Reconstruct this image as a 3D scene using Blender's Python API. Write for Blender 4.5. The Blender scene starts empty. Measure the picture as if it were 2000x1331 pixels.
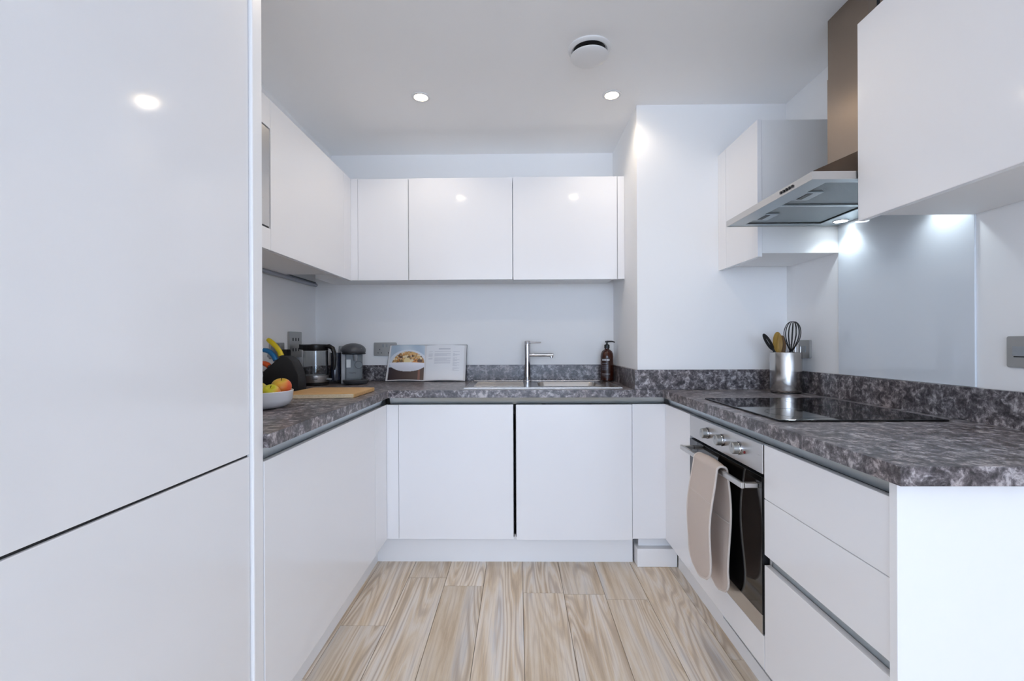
import bpy, bmesh, math, random
from math import pi, sin, cos, sqrt
from mathutils import Vector, Matrix

random.seed(7)
scene = bpy.context.scene
C = scene.collection

# ------------------------------------------------------------------ camera
F_PX, YAW, V0, CAM_Z, ROLL = 922.27, 0.013, 671.0, 1.1537, -0.0039
cd = bpy.data.cameras.new('camera')
cam = bpy.data.objects.new('camera', cd); C.objects.link(cam)
cd.sensor_width = 36.0
cd.lens = F_PX * 36.0 / 2000.0
cd.shift_y = (V0 - 665.5) / 2000.0
cd.clip_start = 0.02
cam.matrix_world = (Matrix.Translation((0, 0, CAM_Z)) @ Matrix.Rotation(YAW, 4, 'Z')
                    @ Matrix.Rotation(pi / 2, 4, 'X') @ Matrix.Rotation(ROLL, 4, 'Z'))
scene.camera = cam

# ------------------------------------------------------------------ sky and exposure
w = bpy.data.worlds.new('sky'); scene.world = w
w.use_nodes = True
bg = w.node_tree.nodes['Background']
bg.inputs['Color'].default_value = (0.60, 0.75, 1.0, 1)
bg.inputs['Strength'].default_value = 8.5
vs = scene.view_settings
vs.view_transform = 'Standard'
vs.look = 'None'
vs.gamma = 1.0
vs.use_curve_mapping = False
vs.exposure = 0.0
cy = scene.cycles
cy.use_denoising = True
cy.max_bounces = 16
cy.diffuse_bounces = 12
cy.glossy_bounces = 6
cy.transmission_bounces = 10
cy.sample_clamp_indirect = 6.0
cy.caustics_reflective = False
cy.caustics_refractive = False
cy.blur_glossy = 0.2

# the glazed end of the room behind the camera: daylight comes in through it
REAR_Y = -7.5
pd = bpy.data.lights.new('window_portal', 'AREA')
pd.shape = 'RECTANGLE'; pd.size = 4.1; pd.size_y = 2.2
pd.cycles.is_portal = True
po = bpy.data.objects.new('window_portal', pd); C.objects.link(po)
po.location = (0.03, REAR_Y + 0.12, 1.19)
po.rotation_euler = (pi / 2, 0, 0)
for px_, ry_, ye_ in ((2.26, pi / 2, -3.3), (-2.196, -pi / 2, -5.2)):  # portals at the added, unseen side windows
    pd2 = bpy.data.lights.new('window_portal', 'AREA')
    pd2.shape = 'RECTANGLE'; pd2.size = 2.15; pd2.size_y = ye_ + 6.9
    pd2.cycles.is_portal = True
    po2 = bpy.data.objects.new('window_portal', pd2); C.objects.link(po2)
    po2.location = (px_, (ye_ - 6.9) / 2, 1.175)
    po2.rotation_euler = (0, ry_, 0)

# ------------------------------------------------------------------ materials
def new_mat(name):
    m = bpy.data.materials.new(name); m.use_nodes = True
    nt = m.node_tree
    return m, nt, nt.nodes['Principled BSDF']

def lin(c):
    return tuple(((v / 255.0) / 12.92 if v / 255.0 <= 0.04045 else ((v / 255.0 + 0.055) / 1.055) ** 2.4) for v in c) + (1.0,)

def simple(name, rgb, rough=0.5, metal=0.0, coat=0.0, spec=0.5, bump=0.0, bscale=200.0, var=0.0, ior=None, trans=0.0, emis=None, estr=0.0):
    m, nt, b = new_mat(name)
    col = lin(rgb)
    b.inputs['Base Color'].default_value = col
    b.inputs['Roughness'].default_value = rough
    b.inputs['Metallic'].default_value = metal
    b.inputs['Coat Weight'].default_value = coat
    b.inputs['Coat Roughness'].default_value = 0.05
    b.inputs['Specular IOR Level'].default_value = spec
    if ior: b.inputs['IOR'].default_value = ior
    b.inputs['Transmission Weight'].default_value = trans
    if emis:
        b.inputs['Emission Color'].default_value = emis + (1,)
        b.inputs['Emission Strength'].default_value = estr
    if bump or var:
        tc = nt.nodes.new('ShaderNodeTexCoord')
        n = nt.nodes.new('ShaderNodeTexNoise'); n.inputs['Scale'].default_value = bscale; n.inputs['Detail'].default_value = 3
        nt.links.new(tc.outputs['Object'], n.inputs['Vector'])
        if bump:
            bp = nt.nodes.new('ShaderNodeBump'); bp.inputs['Strength'].default_value = bump; bp.inputs['Distance'].default_value = 0.002
            nt.links.new(n.outputs['Fac'], bp.inputs['Height']); nt.links.new(bp.outputs['Normal'], b.inputs['Normal'])
        if var:
            mx = nt.nodes.new('ShaderNodeMix'); mx.data_type = 'RGBA'
            mx.inputs[6].default_value = tuple(v * (1 - var) for v in col[:3]) + (1,)
            mx.inputs[7].default_value = tuple(min(1, v * (1 + var)) for v in col[:3]) + (1,)
            nt.links.new(n.outputs['Fac'], mx.inputs[0]); nt.links.new(mx.outputs[2], b.inputs['Base Color'])
    return m

def brushed(name, rgb, rough=0.3, axis=(1, 1, 60), amt=0.12, aniso=0.5):
    m, nt, b = new_mat(name)
    b.inputs['Base Color'].default_value = lin(rgb); b.inputs['Metallic'].default_value = 1.0
    b.inputs['Anisotropic'].default_value = aniso
    tc = nt.nodes.new('ShaderNodeTexCoord'); mp = nt.nodes.new('ShaderNodeMapping')
    mp.inputs['Scale'].default_value = axis
    n = nt.nodes.new('ShaderNodeTexNoise'); n.inputs['Scale'].default_value = 12; n.inputs['Detail'].default_value = 4
    mr = nt.nodes.new('ShaderNodeMapRange'); mr.inputs['To Min'].default_value = rough - amt; mr.inputs['To Max'].default_value = rough + amt
    nt.links.new(tc.outputs['Object'], mp.inputs['Vector']); nt.links.new(mp.outputs['Vector'], n.inputs['Vector'])
    nt.links.new(n.outputs['Fac'], mr.inputs['Value']); nt.links.new(mr.outputs['Result'], b.inputs['Roughness'])
    return m

def vcol_mat(name, rough=0.5, coat=0.0):
    m, nt, b = new_mat(name)
    a = nt.nodes.new('ShaderNodeVertexColor'); a.layer_name = 'print'
    nt.links.new(a.outputs['Color'], b.inputs['Base Color'])
    b.inputs['Roughness'].default_value = rough; b.inputs['Coat Weight'].default_value = coat
    return m

def marble():
    m, nt, b = new_mat('mottled_stone_laminate')
    N, L = nt.nodes.new, nt.links.new
    tc = N('ShaderNodeTexCoord')
    n0 = N('ShaderNodeTexNoise'); n0.inputs['Scale'].default_value = 26; n0.inputs['Detail'].default_value = 5; n0.inputs['Roughness'].default_value = 0.65
    L(tc.outputs['Object'], n0.inputs['Vector'])
    sc = N('ShaderNodeVectorMath'); sc.operation = 'SCALE'; sc.inputs['Scale'].default_value = 0.055
    L(n0.outputs['Color'], sc.inputs[0])
    ad = N('ShaderNodeVectorMath'); ad.operation = 'ADD'
    L(tc.outputs['Object'], ad.inputs[0]); L(sc.outputs['Vector'], ad.inputs[1])
    v = N('ShaderNodeTexVoronoi'); v.feature = 'DISTANCE_TO_EDGE'; v.inputs['Scale'].default_value = 38
    L(ad.outputs['Vector'], v.inputs['Vector'])
    r1 = N('ShaderNodeMapRange'); r1.inputs['From Min'].default_value = 0.0; r1.inputs['From Max'].default_value = 0.34
    r1.inputs['To Min'].default_value = 1.0; r1.inputs['To Max'].default_value = 0.0
    L(v.outputs['Distance'], r1.inputs['Value'])
    n1 = N('ShaderNodeTexNoise'); n1.inputs['Scale'].default_value = 31; n1.inputs['Detail'].default_value = 10; n1.inputs['Roughness'].default_value = 0.74; n1.inputs['Distortion'].default_value = 0.5
    L(tc.outputs['Object'], n1.inputs['Vector'])
    n2 = N('ShaderNodeTexNoise'); n2.inputs['Scale'].default_value = 110; n2.inputs['Detail'].default_value = 4; n2.inputs['Roughness'].default_value = 0.65
    L(tc.outputs['Object'], n2.inputs['Vector'])
    mk = N('ShaderNodeMapRange'); mk.inputs['From Min'].default_value = 0.44; mk.inputs['From Max'].default_value = 0.66; L(n1.outputs['Fac'], mk.inputs['Value'])
    mu = N('ShaderNodeMath'); mu.operation = 'MULTIPLY'; L(r1.outputs['Result'], mu.inputs[0]); L(mk.outputs['Result'], mu.inputs[1])
    mu2 = N('ShaderNodeMath'); mu2.operation = 'MULTIPLY'; mu2.inputs[1].default_value = 0.32; L(mu.outputs['Value'], mu2.inputs[0])
    a1 = N('ShaderNodeMath'); a1.operation = 'ADD'; L(mu2.outputs['Value'], a1.inputs[0]); L(n1.outputs['Fac'], a1.inputs[1])
    s2 = N('ShaderNodeMath'); s2.operation = 'SUBTRACT'; s2.inputs[1].default_value = 0.5; L(n2.outputs['Fac'], s2.inputs[0])
    a2 = N('ShaderNodeMath'); a2.operation = 'MULTIPLY_ADD'; a2.inputs[1].default_value = 0.46
    L(s2.outputs['Value'], a2.inputs[0]); L(a1.outputs['Value'], a2.inputs[2])
    cr = N('ShaderNodeValToRGB')
    e = cr.color_ramp.elements
    e[0].position = 0.35; e[0].color = lin((46, 43, 46))
    e[1].position = 0.82; e[1].color = lin((190, 188, 191))
    x = e.new(0.46); x.color = lin((78, 74, 77))
    x = e.new(0.54); x.color = lin((100, 97, 101))
    x = e.new(0.65); x.color = lin((134, 130, 134))
    L(a2.outputs['Value'], cr.inputs['Fac'])
    n3 = N('ShaderNodeTexNoise'); n3.inputs['Scale'].default_value = 5; n3.inputs['Detail'].default_value = 3
    L(tc.outputs['Object'], n3.inputs['Vector'])
    tint = N('ShaderNodeMix'); tint.data_type = 'RGBA'; tint.blend_type = 'MULTIPLY'
    rr = N('ShaderNodeMapRange'); rr.inputs['From Min'].default_value = 0.35; rr.inputs['From Max'].default_value = 0.7
    L(n3.outputs['Fac'], rr.inputs['Value']); L(rr.outputs['Result'], tint.inputs[0])
    tint.inputs[7].default_value = lin((236, 222, 216))
    L(cr.outputs['Color'], tint.inputs[6]); L(tint.outputs[2], b.inputs['Base Color'])
    b.inputs['Roughness'].default_value = 0.30
    b.inputs['Specular IOR Level'].default_value = 0.5
    bp = N('ShaderNodeBump'); bp.inputs['Strength'].default_value = 0.12; bp.inputs['Distance'].default_value = 0.001
    L(n2.outputs['Fac'], bp.inputs['Height']); L(bp.outputs['Normal'], b.inputs['Normal'])
    return m

def plank_mat():
    m, nt, b = new_mat('washed_oak_plank')
    N, L = nt.nodes.new, nt.links.new
    tc = N('ShaderNodeTexCoord'); oi = N('ShaderNodeObjectInfo')
    rs = N('ShaderNodeMath'); rs.operation = 'MULTIPLY'; rs.inputs[1].default_value = 37.0
    L(oi.outputs['Random'], rs.inputs[0])
    cmb = N('ShaderNodeCombineXYZ'); L(rs.outputs['Value'], cmb.inputs['X']); L(rs.outputs['Value'], cmb.inputs['Y']); L(rs.outputs['Value'], cmb.inputs['Z'])
    ad = N('ShaderNodeVectorMath'); ad.operation = 'ADD'
    L(tc.outputs['Object'], ad.inputs[0]); L(cmb.outputs['Vector'], ad.inputs[1])
    mp = N('ShaderNodeMapping'); mp.inputs['Scale'].default_value = (1.0, 0.085, 1.0); L(ad.outputs['Vector'], mp.inputs['Vector'])
    # broad colour drift
    nb = N('ShaderNodeTexNoise'); nb.inputs['Scale'].default_value = 17; nb.inputs['Detail'].default_value = 7; nb.inputs['Roughness'].default_value = 0.62
    L(mp.outputs['Vector'], nb.inputs['Vector'])
    # cathedral grain: rings of a distorted field
    ng = N('ShaderNodeTexNoise'); ng.inputs['Scale'].default_value = 7.0; ng.inputs['Detail'].default_value = 1.5; ng.inputs['Distortion'].default_value = 0.4
    L(mp.outputs['Vector'], ng.inputs['Vector'])
    rg = N('ShaderNodeMath'); rg.operation = 'MULTIPLY'; rg.inputs[1].default_value = 120.0; L(ng.outputs['Fac'], rg.inputs[0])
    sn = N('ShaderNodeMath'); sn.operation = 'SINE'; L(rg.outputs['Value'], sn.inputs[0])
    # fine pores
    mp2 = N('ShaderNodeMapping'); mp2.inputs['Scale'].default_value = (1.0, 0.02, 1.0); L(ad.outputs['Vector'], mp2.inputs['Vector'])
    nf = N('ShaderNodeTexNoise'); nf.inputs['Scale'].default_value = 170; nf.inputs['Detail'].default_value = 3; L(mp2.outputs['Vector'], nf.inputs['Vector'])
    c1 = N('ShaderNodeValToRGB'); e = c1.color_ramp.elements
    e[0].position = 0.28; e[0].color = lin((184, 156, 124)); e[1].position = 0.74; e[1].color = lin((206, 204, 204))
    x = e.new(0.42); x.color = lin((216, 196, 168)); x = e.new(0.56); x.color = lin((230, 217, 200))
    L(nb.outputs['Fac'], c1.inputs['Fac'])
    mr = N('ShaderNodeMapRange'); mr.inputs['From Min'].default_value = 0.2; mr.inputs['From Max'].default_value = 1.0
    mr.inputs['To Min'].default_value = 0.0; mr.inputs['To Max'].default_value = 0.55
    L(sn.outputs['Value'], mr.inputs['Value'])
    mxa = N('ShaderNodeMix'); mxa.data_type = 'RGBA'; mxa.inputs[7].default_value = lin((168, 146, 124))
    # grain only shows in patches
    npch = N('ShaderNodeTexNoise'); npch.inputs['Scale'].default_value = 5; npch.inputs['Detail'].default_value = 1; L(mp.outputs['Vector'], npch.inputs['Vector'])
    pr = N('ShaderNodeMapRange'); pr.inputs['From Min'].default_value = 0.38; pr.inputs['From Max'].default_value = 0.58; L(npch.outputs['Fac'], pr.inputs['Value'])
    gm = N('ShaderNodeMath'); gm.operation = 'MULTIPLY'; L(mr.outputs['Result'], gm.inputs[0]); L(pr.outputs['Result'], gm.inputs[1])
    L(gm.outputs['Value'], mxa.inputs[0]); L(c1.outputs['Color'], mxa.inputs[6])
    # pale filler in the troughs
    mr2 = N('ShaderNodeMapRange'); mr2.inputs['From Min'].default_value = -0.5; mr2.inputs['From Max'].default_value = -1.0
    mr2.inputs['To Min'].default_value = 0.0; mr2.inputs['To Max'].default_value = 0.5; L(sn.outputs['Value'], mr2.inputs['Value'])
    gm2 = N('ShaderNodeMath'); gm2.operation = 'MULTIPLY'; L(mr2.outputs['Result'], gm2.inputs[0]); L(pr.outputs['Result'], gm2.inputs[1])
    mxb = N('ShaderNodeMix'); mxb.data_type = 'RGBA'; mxb.inputs[7].default_value = lin((238, 232, 226))
    L(gm2.outputs['Value'], mxb.inputs[0]); L(mxa.outputs[2], mxb.inputs[6])
    pf = N('ShaderNodeMapRange'); pf.inputs['From Min'].default_value = 0.50; pf.inputs['From Max'].default_value = 0.75
    pf.inputs['To Min'].default_value = 0.0; pf.inputs['To Max'].default_value = 0.5; L(nf.outputs['Fac'], pf.inputs['Value'])
    mxc = N('ShaderNodeMix'); mxc.data_type = 'RGBA'; mxc.inputs[7].default_value = lin((178, 156, 134))
    L(pf.outputs['Result'], mxc.inputs[0]); L(mxb.outputs[2], mxc.inputs[6])
    # plank to plank tone
    tn = N('ShaderNodeMapRange'); tn.inputs['To Min'].default_value = 0.90; tn.inputs['To Max'].default_value = 1.06; L(oi.outputs['Random'], tn.inputs['Value'])
    tm = N('ShaderNodeVectorMath'); tm.operation = 'SCALE'; L(mxc.outputs[2], tm.inputs[0]); L(tn.outputs['Result'], tm.inputs['Scale'])
    L(tm.outputs['Vector'], b.inputs['Base Color'])
    b.inputs['Roughness'].default_value = 0.42
    bp = N('ShaderNodeBump'); bp.inputs['Strength'].default_value = 0.15; bp.inputs['Distance'].default_value = 0.001
    L(nf.outputs['Fac'], bp.inputs['Height']); L(bp.outputs['Normal'], b.inputs['Normal'])
    return m

def wood_mat(name, a, bcol, scale=(1.0, 12.0, 12.0)):
    m, nt, b = new_mat(name)
    N, L = nt.nodes.new, nt.links.new
    tc = N('ShaderNodeTexCoord'); mp = N('ShaderNodeMapping'); mp.inputs['Scale'].default_value = scale
    n = N('ShaderNodeTexNoise'); n.inputs['Scale'].default_value = 9; n.inputs['Detail'].default_value = 5; n.inputs['Distortion'].default_value = 0.6
    L(tc.outputs['Object'], mp.inputs['Vector']); L(mp.outputs['Vector'], n.inputs['Vector'])
    cr = N('ShaderNodeValToRGB'); cr.color_ramp.elements[0].position = 0.3; cr.color_ramp.elements[1].position = 0.7
    cr.color_ramp.elements[0].color = lin(a); cr.color_ramp.elements[1].color = lin(bcol)
    L(n.outputs['Fac'], cr.inputs['Fac']); L(cr.outputs['Color'], b.inputs['Base Color'])
    b.inputs['Roughness'].default_value = 0.5
    return m

def apple_mat(name, base, blush, axis, amount):
    m, nt, b = new_mat(name)
    N, L = nt.nodes.new, nt.links.new
    tc = N('ShaderNodeTexCoord'); n = N('ShaderNodeTexNoise'); n.inputs['Scale'].default_value = 16; n.inputs['Detail'].default_value = 4
    L(tc.outputs['Object'], n.inputs['Vector'])
    d = N('ShaderNodeVectorMath'); d.operation = 'DOT_PRODUCT'; d.inputs[1].default_value = axis
    L(tc.outputs['Normal'], d.inputs[0])
    ma = N('ShaderNodeMath'); ma.operation = 'MULTIPLY_ADD'; ma.inputs[1].default_value = 1.1
    L(n.outputs['Fac'], ma.inputs[0]); L(d.outputs['Value'], ma.inputs[2])
    mr = N('ShaderNodeMapRange'); mr.inputs['From Min'].default_value = amount - 0.35; mr.inputs['From Max'].default_value = amount + 0.35
    L(ma.outputs['Value'], mr.inputs['Value'])
    mx = N('ShaderNodeMix'); mx.data_type = 'RGBA'; mx.inputs[6].default_value = lin(base); mx.inputs[7].default_value = lin(blush)
    L(mr.outputs['Result'], mx.inputs[0]); L(mx.outputs[2], b.inputs['Base Color'])
    b.inputs['Roughness'].default_value = 0.35
    return m

M = dict(
    wall=simple('white_wall_paint', (246, 246, 246), 0.7, bump=0.04, bscale=260, spec=0.3),
    ceil=simple('white_ceiling_paint', (248, 248, 248), 0.85, bump=0.03, bscale=220, spec=0.2),
    gloss=simple('white_lacquer', (240, 240, 242), 0.085, spec=0.5),
    satin=simple('white_melamine', (242, 242, 243), 0.38, spec=0.45),
    carc=simple('cabinet_board', (238, 238, 238), 0.5),
    under=simple('cabinet_underside_board', (196, 196, 195), 0.5),
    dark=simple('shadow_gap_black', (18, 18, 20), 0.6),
    stone=marble(),
    plank=plank_mat(),
    floorbase=simple('floor_underlay', (92, 76, 60), 0.8),
    alu=brushed('anodised_aluminium', (196, 206, 212), 0.38, (2, 2, 60), 0.06, 0.2),
    steel=brushed('brushed_steel', (196, 193, 190), 0.30, (1.2, 1.2, 90), 0.06),
    steelv=brushed('brushed_steel_upright', (158, 142, 128), 0.34, (70, 70, 1.5), 0.1, 0.6),
    sinksteel=brushed('satin_sink_steel', (196, 190, 184), 0.24, (2, 50, 50), 0.08),
    hoodunder=simple('hood_underside_steel', (186, 194, 198), 0.38, 0.9),
    filt=simple('aluminium_filter_mesh', (204, 212, 216), 0.45, 0.6),
    chrome=simple('polished_chrome', (206, 206, 210), 0.08, 1.0),
    nickel=simple('satin_nickel_plate', (178, 178, 176), 0.42, 0.85, var=0.05, bscale=30),
    blackgloss=simple('black_glass', (9, 9, 10), 0.03, spec=0.6),
    ovenglass=simple('dark_oven_glass', (14, 13, 13), 0.05, spec=0.6),
    blackpl=simple('black_plastic', (20, 19, 20), 0.35),
    blackmat=simple('matt_black_plastic', (26, 26, 28), 0.6, bump=0.05, bscale=400),
    glasssplash=simple('pale_back_painted_glass', (222, 228, 234), 0.06, spec=0.5),
    cloth=simple('cream_cotton', (206, 192, 182), 0.9, bump=0.35, bscale=500, var=0.05, spec=0.2),
    clothedge=simple('cream_cotton_binding', (214, 203, 194), 0.9, bump=0.3, bscale=600, spec=0.2),
    greydk=simple('charcoal_plastic', (72, 74, 78), 0.4),
    greymid=simple('grey_plastic', (108, 115, 120), 0.38),
    greylt=simple('silver_grey_plastic', (150, 154, 158), 0.3),
    tank=simple('smoked_tank_plastic', (40, 46, 62), 0.12, spec=0.6),
    clear=simple('clear_glass', (244, 248, 250), 0.0, trans=1.0, ior=1.45),
    water=simple('amber_bottle_plastic', (58, 22, 12), 0.12, spec=0.6),
    ceramic=simple('white_ceramic', (226, 227, 232), 0.22),
    board=wood_mat('oiled_beech', (196, 150, 92), (218, 176, 118), (1.5, 14.0, 14.0)),
    boardend=wood_mat('beech_end_grain', (214, 190, 152), (232, 214, 182), (14.0, 14.0, 40.0)),
    spoon=wood_mat('bamboo_spoon', (150, 112, 44), (184, 146, 70), (12, 12, 1.5)),
    spoon2=wood_mat('darker_bamboo', (116, 84, 44), (150, 112, 66), (12, 12, 1.5)),
    yellow=simple('yellow_handle', (222, 196, 20), 0.35),
    blue=simple('blue_handle', (26, 112, 170), 0.35),
    orange=simple('orange_handle', (232, 96, 40), 0.35),
    greyh=simple('pale_grey_handle', (176, 182, 184), 0.35),
    paper=simple('page_edges', (222, 220, 220), 0.8),
    cover=simple('dark_book_cover', (48, 50, 58), 0.4),
    prt=vcol_mat('printed_page', 0.5, 0.1),
    prtg=vcol_mat('printed_label', 0.35),
    sticker=simple('white_sticker', (214, 220, 220), 0.4),
    red=simple('red_pilot_lamp', (130, 12, 16), 0.3),
    bulb=simple('lit_warm_bulb', (255, 240, 215), 0.5, emis=(1.0, 0.83, 0.58), estr=45.0),
    led=simple('lit_cool_led', (240, 248, 255), 0.5, emis=(0.86, 0.95, 1.0), estr=16.0),
    tube=simple('grey_lamp_housing', (150, 154, 164), 0.35),
    winframe=simple('white_window_frame', (230, 230, 230), 0.4),
    stem=simple('apple_stem', (70, 48, 26), 0.7),
)

# ------------------------------------------------------------------ mesh helpers
def bm_new(): return bmesh.new()

def add_box(bm, x0, x1, y0, y1, z0, z1, bev=0.0, seg=2):
    vs_ = [bm.verts.new((x, y, z)) for x in (x0, x1) for y in (y0, y1) for z in (z0, z1)]
    idx = [(0, 1, 3, 2), (4, 6, 7, 5), (0, 4, 5, 1), (2, 3, 7, 6), (0, 2, 6, 4), (1, 5, 7, 3)]
    fs = [bm.faces.new([vs_[i] for i in f]) for f in idx]
    if bev > 0:
        es = list({e for f in fs for e in f.edges})
        bmesh.ops.bevel(bm, geom=es, offset=bev, segments=seg, affect='EDGES', profile=0.5)
    return bm

def box(x0, x1, y0, y1, z0, z1, bev=0.0, seg=2):
    return add_box(bm_new(), x0, x1, y0, y1, z0, z1, bev, seg)

def add_prism(bm, pts, vec):
    a = [bm.verts.new(p) for p in pts]
    v = Vector(vec)
    b = [bm.verts.new(Vector(p) + v) for p in pts]
    n = len(pts)
    bm.faces.new(a); bm.faces.new(list(reversed(b)))
    for i in range(n):
        j = (i + 1) % n
        bm.faces.new([a[j], a[i], b[i], b[j]])
    return bm

def prism(pts, vec): return add_prism(bm_new(), pts, vec)

def add_lathe(bm, prof, c=(0, 0, 0), n=40, axis='Z', close=False):
    rings = []
    for r, h in prof:
        if r <= 1e-6:
            p = {'Z': (c[0], c[1], c[2] + h), 'X': (c[0] + h, c[1], c[2]), 'Y': (c[0], c[1] + h, c[2])}[axis]
            rings.append([bm.verts.new(p)])
        else:
            ring = []
            for k in range(n):
                a = 2 * pi * k / n
                u, v = r * cos(a), r * sin(a)
                p = {'Z': (c[0] + u, c[1] + v, c[2] + h), 'X': (c[0] + h, c[1] + u, c[2] + v), 'Y': (c[0] + u, c[1] + h, c[2] + v)}[axis]
                ring.append(bm.verts.new(p))
            rings.append(ring)
    pairs = list(zip(rings[:-1], rings[1:]))
    if close: pairs.append((rings[-1], rings[0]))
    for A, B in pairs:
        for k in range(n):
            k2 = (k + 1) % n
            if len(A) == 1 and len(B) == 1: continue
            if len(A) == 1: bm.faces.new([A[0], B[k2], B[k]])
            elif len(B) == 1: bm.faces.new([A[k], A[k2], B[0]])
            else: bm.faces.new([A[k], A[k2], B[k2], B[k]])
    return bm

def lathe(prof, c=(0, 0, 0), n=40, axis='Z', close=False): return add_lathe(bm_new(), prof, c, n, axis, close)

def add_tube(bm, path, rad, n=10, caps=True, squash=1.0):
    P = [Vector(p) for p in path]
    R = rad if isinstance(rad, (list, tuple)) else [rad] * len(P)
    up = Vector((0, 0, 1)); rings = []; prev = None
    for i, p in enumerate(P):
        t = (P[min(i + 1, len(P) - 1)] - P[max(i - 1, 0)]).normalized()
        if prev is None:
            ref = up if abs(t.dot(up)) < 0.95 else Vector((1, 0, 0))
            a = t.cross(ref).normalized()
        else:
            a = (prev - t * prev.dot(t)).normalized()
        prev = a
        b = t.cross(a).normalized()
        rings.append([bm.verts.new(p + (a * cos(2 * pi * k / n) + b * sin(2 * pi * k / n) * squash) * R[i]) for k in range(n)])
    for A, B in zip(rings[:-1], rings[1:]):
        for k in range(n):
            bm.faces.new([A[k], A[(k + 1) % n], B[(k + 1) % n], B[k]])
    if caps:
        bm.faces.new(list(reversed(rings[0]))); bm.faces.new(rings[-1])
    return bm

def tube(path, rad, n=10, caps=True, squash=1.0): return add_tube(bm_new(), path, rad, n, caps, squash)

def add_cells(bm, xs, ys, keep, z0, z1):
    """Prism over the kept cells of a grid: one closed shell, no inner faces."""
    K = {(i, j) for i in range(len(xs) - 1) for j in range(len(ys) - 1) if keep((xs[i] + xs[i + 1]) / 2, (ys[j] + ys[j + 1]) / 2)}
    cache = {}
    def v(i, j, z):
        key = (i, j, z)
        if key not in cache: cache[key] = bm.verts.new((xs[i], ys[j], z))
        return cache[key]
    for i, j in K:
        bm.faces.new([v(i, j, z1), v(i + 1, j, z1), v(i + 1, j + 1, z1), v(i, j + 1, z1)])
        bm.faces.new([v(i, j, z0), v(i, j + 1, z0), v(i + 1, j + 1, z0), v(i + 1, j, z0)])
        for (di, dj, a, b_) in ((-1, 0, (i, j + 1), (i, j)), (1, 0, (i + 1, j), (i + 1, j + 1)), (0, -1, (i, j), (i + 1, j)), (0, 1, (i + 1, j + 1), (i, j + 1))):
            if (i + di, j + dj) not in K:
                bm.faces.new([v(*a, z0), v(*b_, z0), v(*b_, z1), v(*a, z1)])
    return bm

def rounded_rect(w_, h_, r, n=6):
    pts = []
    for cx, cy_, a0 in ((w_ / 2 - r, h_ / 2 - r, 0), (-w_ / 2 + r, h_ / 2 - r, pi / 2), (-w_ / 2 + r, -h_ / 2 + r, pi), (w_ / 2 - r, -h_ / 2 + r, 1.5 * pi)):
        for k in range(n + 1):
            a = a0 + (pi / 2) * k / n
            pts.append((cx + r * cos(a), cy_ + r * sin(a)))
    return pts

def print_grid(bm, nx, ny, pos, colour):
    """A finely divided sheet whose corners carry printed colours."""
    lay = bm.loops.layers.float_color.new('print')
    V = [[bm.verts.new(pos(i / nx, j / ny)) for j in range(ny + 1)] for i in range(nx + 1)]
    for i in range(nx):
        for j in range(ny):
            f = bm.faces.new([V[i][j], V[i + 1][j], V[i + 1][j + 1], V[i][j + 1]])
            for lp, (a, b_) in zip(f.loops, ((i, j), (i + 1, j), (i + 1, j + 1), (i, j + 1))):
                lp[lay] = colour(a / nx, b_ / ny)
    return bm

def obj(name, bm, mat, parent=None, smooth=None, xf=None):
    if xf is not None: bmesh.ops.transform(bm, matrix=xf, verts=bm.verts)
    bmesh.ops.recalc_face_normals(bm, faces=bm.faces)
    me = bpy.data.meshes.new(name)
    if smooth is not None:
        for f in bm.faces: f.smooth = True
    bm.to_mesh(me); bm.free()
    if smooth is not None: me.set_sharp_from_angle(angle=math.radians(smooth))
    me.materials.append(M[mat] if isinstance(mat, str) else mat)
    o = bpy.data.objects.new(name, me); C.objects.link(o)
    if parent is not None:
        o.parent = parent
        if parent.type == 'EMPTY':
            o.matrix_parent_inverse = parent.matrix_basis.inverted()
    return o

def tag(o, label, cat, group=None):
    o['label'] = label; o['category'] = cat
    if group: o['group'] = group
    return o

def thing(name, label, cat, loc=(0, 0, 0), group=None):
    o = bpy.data.objects.new(name, None); C.objects.link(o)
    o.empty_display_size = 0.05
    o.location = loc
    o.matrix_basis = Matrix.Translation(loc)
    return tag(o, label, cat, group)

def struct(name, bm, mat, label, cat, smooth=None):
    o = obj(name, bm, mat, None, smooth)
    o['kind'] = 'structure'
    return tag(o, label, cat)

def spot(name, loc, energy, colour, angle, blend, size, parent=None, aim=(0, 0, -1)):
    l = bpy.data.lights.new(name, 'SPOT'); l.energy = energy; l.color = colour
    l.spot_size = math.radians(angle); l.spot_blend = blend; l.shadow_soft_size = size
    o = bpy.data.objects.new(name, l); C.objects.link(o)
    o.location = loc
    o.rotation_euler = Vector(aim).to_track_quat('-Z', 'Y').to_euler()
    if parent is not None:
        o.parent = parent; o.matrix_parent_inverse = parent.matrix_basis.inverted()
    return o

# ------------------------------------------------------------------ key dimensions (metres)
XL_W, XR_W, Y_W, Z_C = -1.311, 1.375, 3.0424, 2.375      # walls and ceiling
X_PIL, Y_PIL = 0.6128, 2.4334                            # boxed corner
WT, WB, WU = 0.9142, 0.8762, 1.0157                      # worktop top, underside, upstand top
XL_T, XR_T, YB_T, YN = -0.6646, 0.7324, 2.4079, 0.9154   # worktop front edges
XL_D, XR_D, YB_D = -0.6806, 0.752, 2.4283                # base door faces
XL_U, XR_U, YB_U = -0.9652, 1.027, 2.717                 # wall unit door faces
ZUB, ZUT, ZUC = 1.521, 2.109, 1.536                      # wall unit door bottom, top, carcass underside
ZDB, ZDT = 0.146, 0.8393                                 # base door bottom, top
DT = 0.019                                               # door thickness
G = 0.0015                                               # half a door gap

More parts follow.
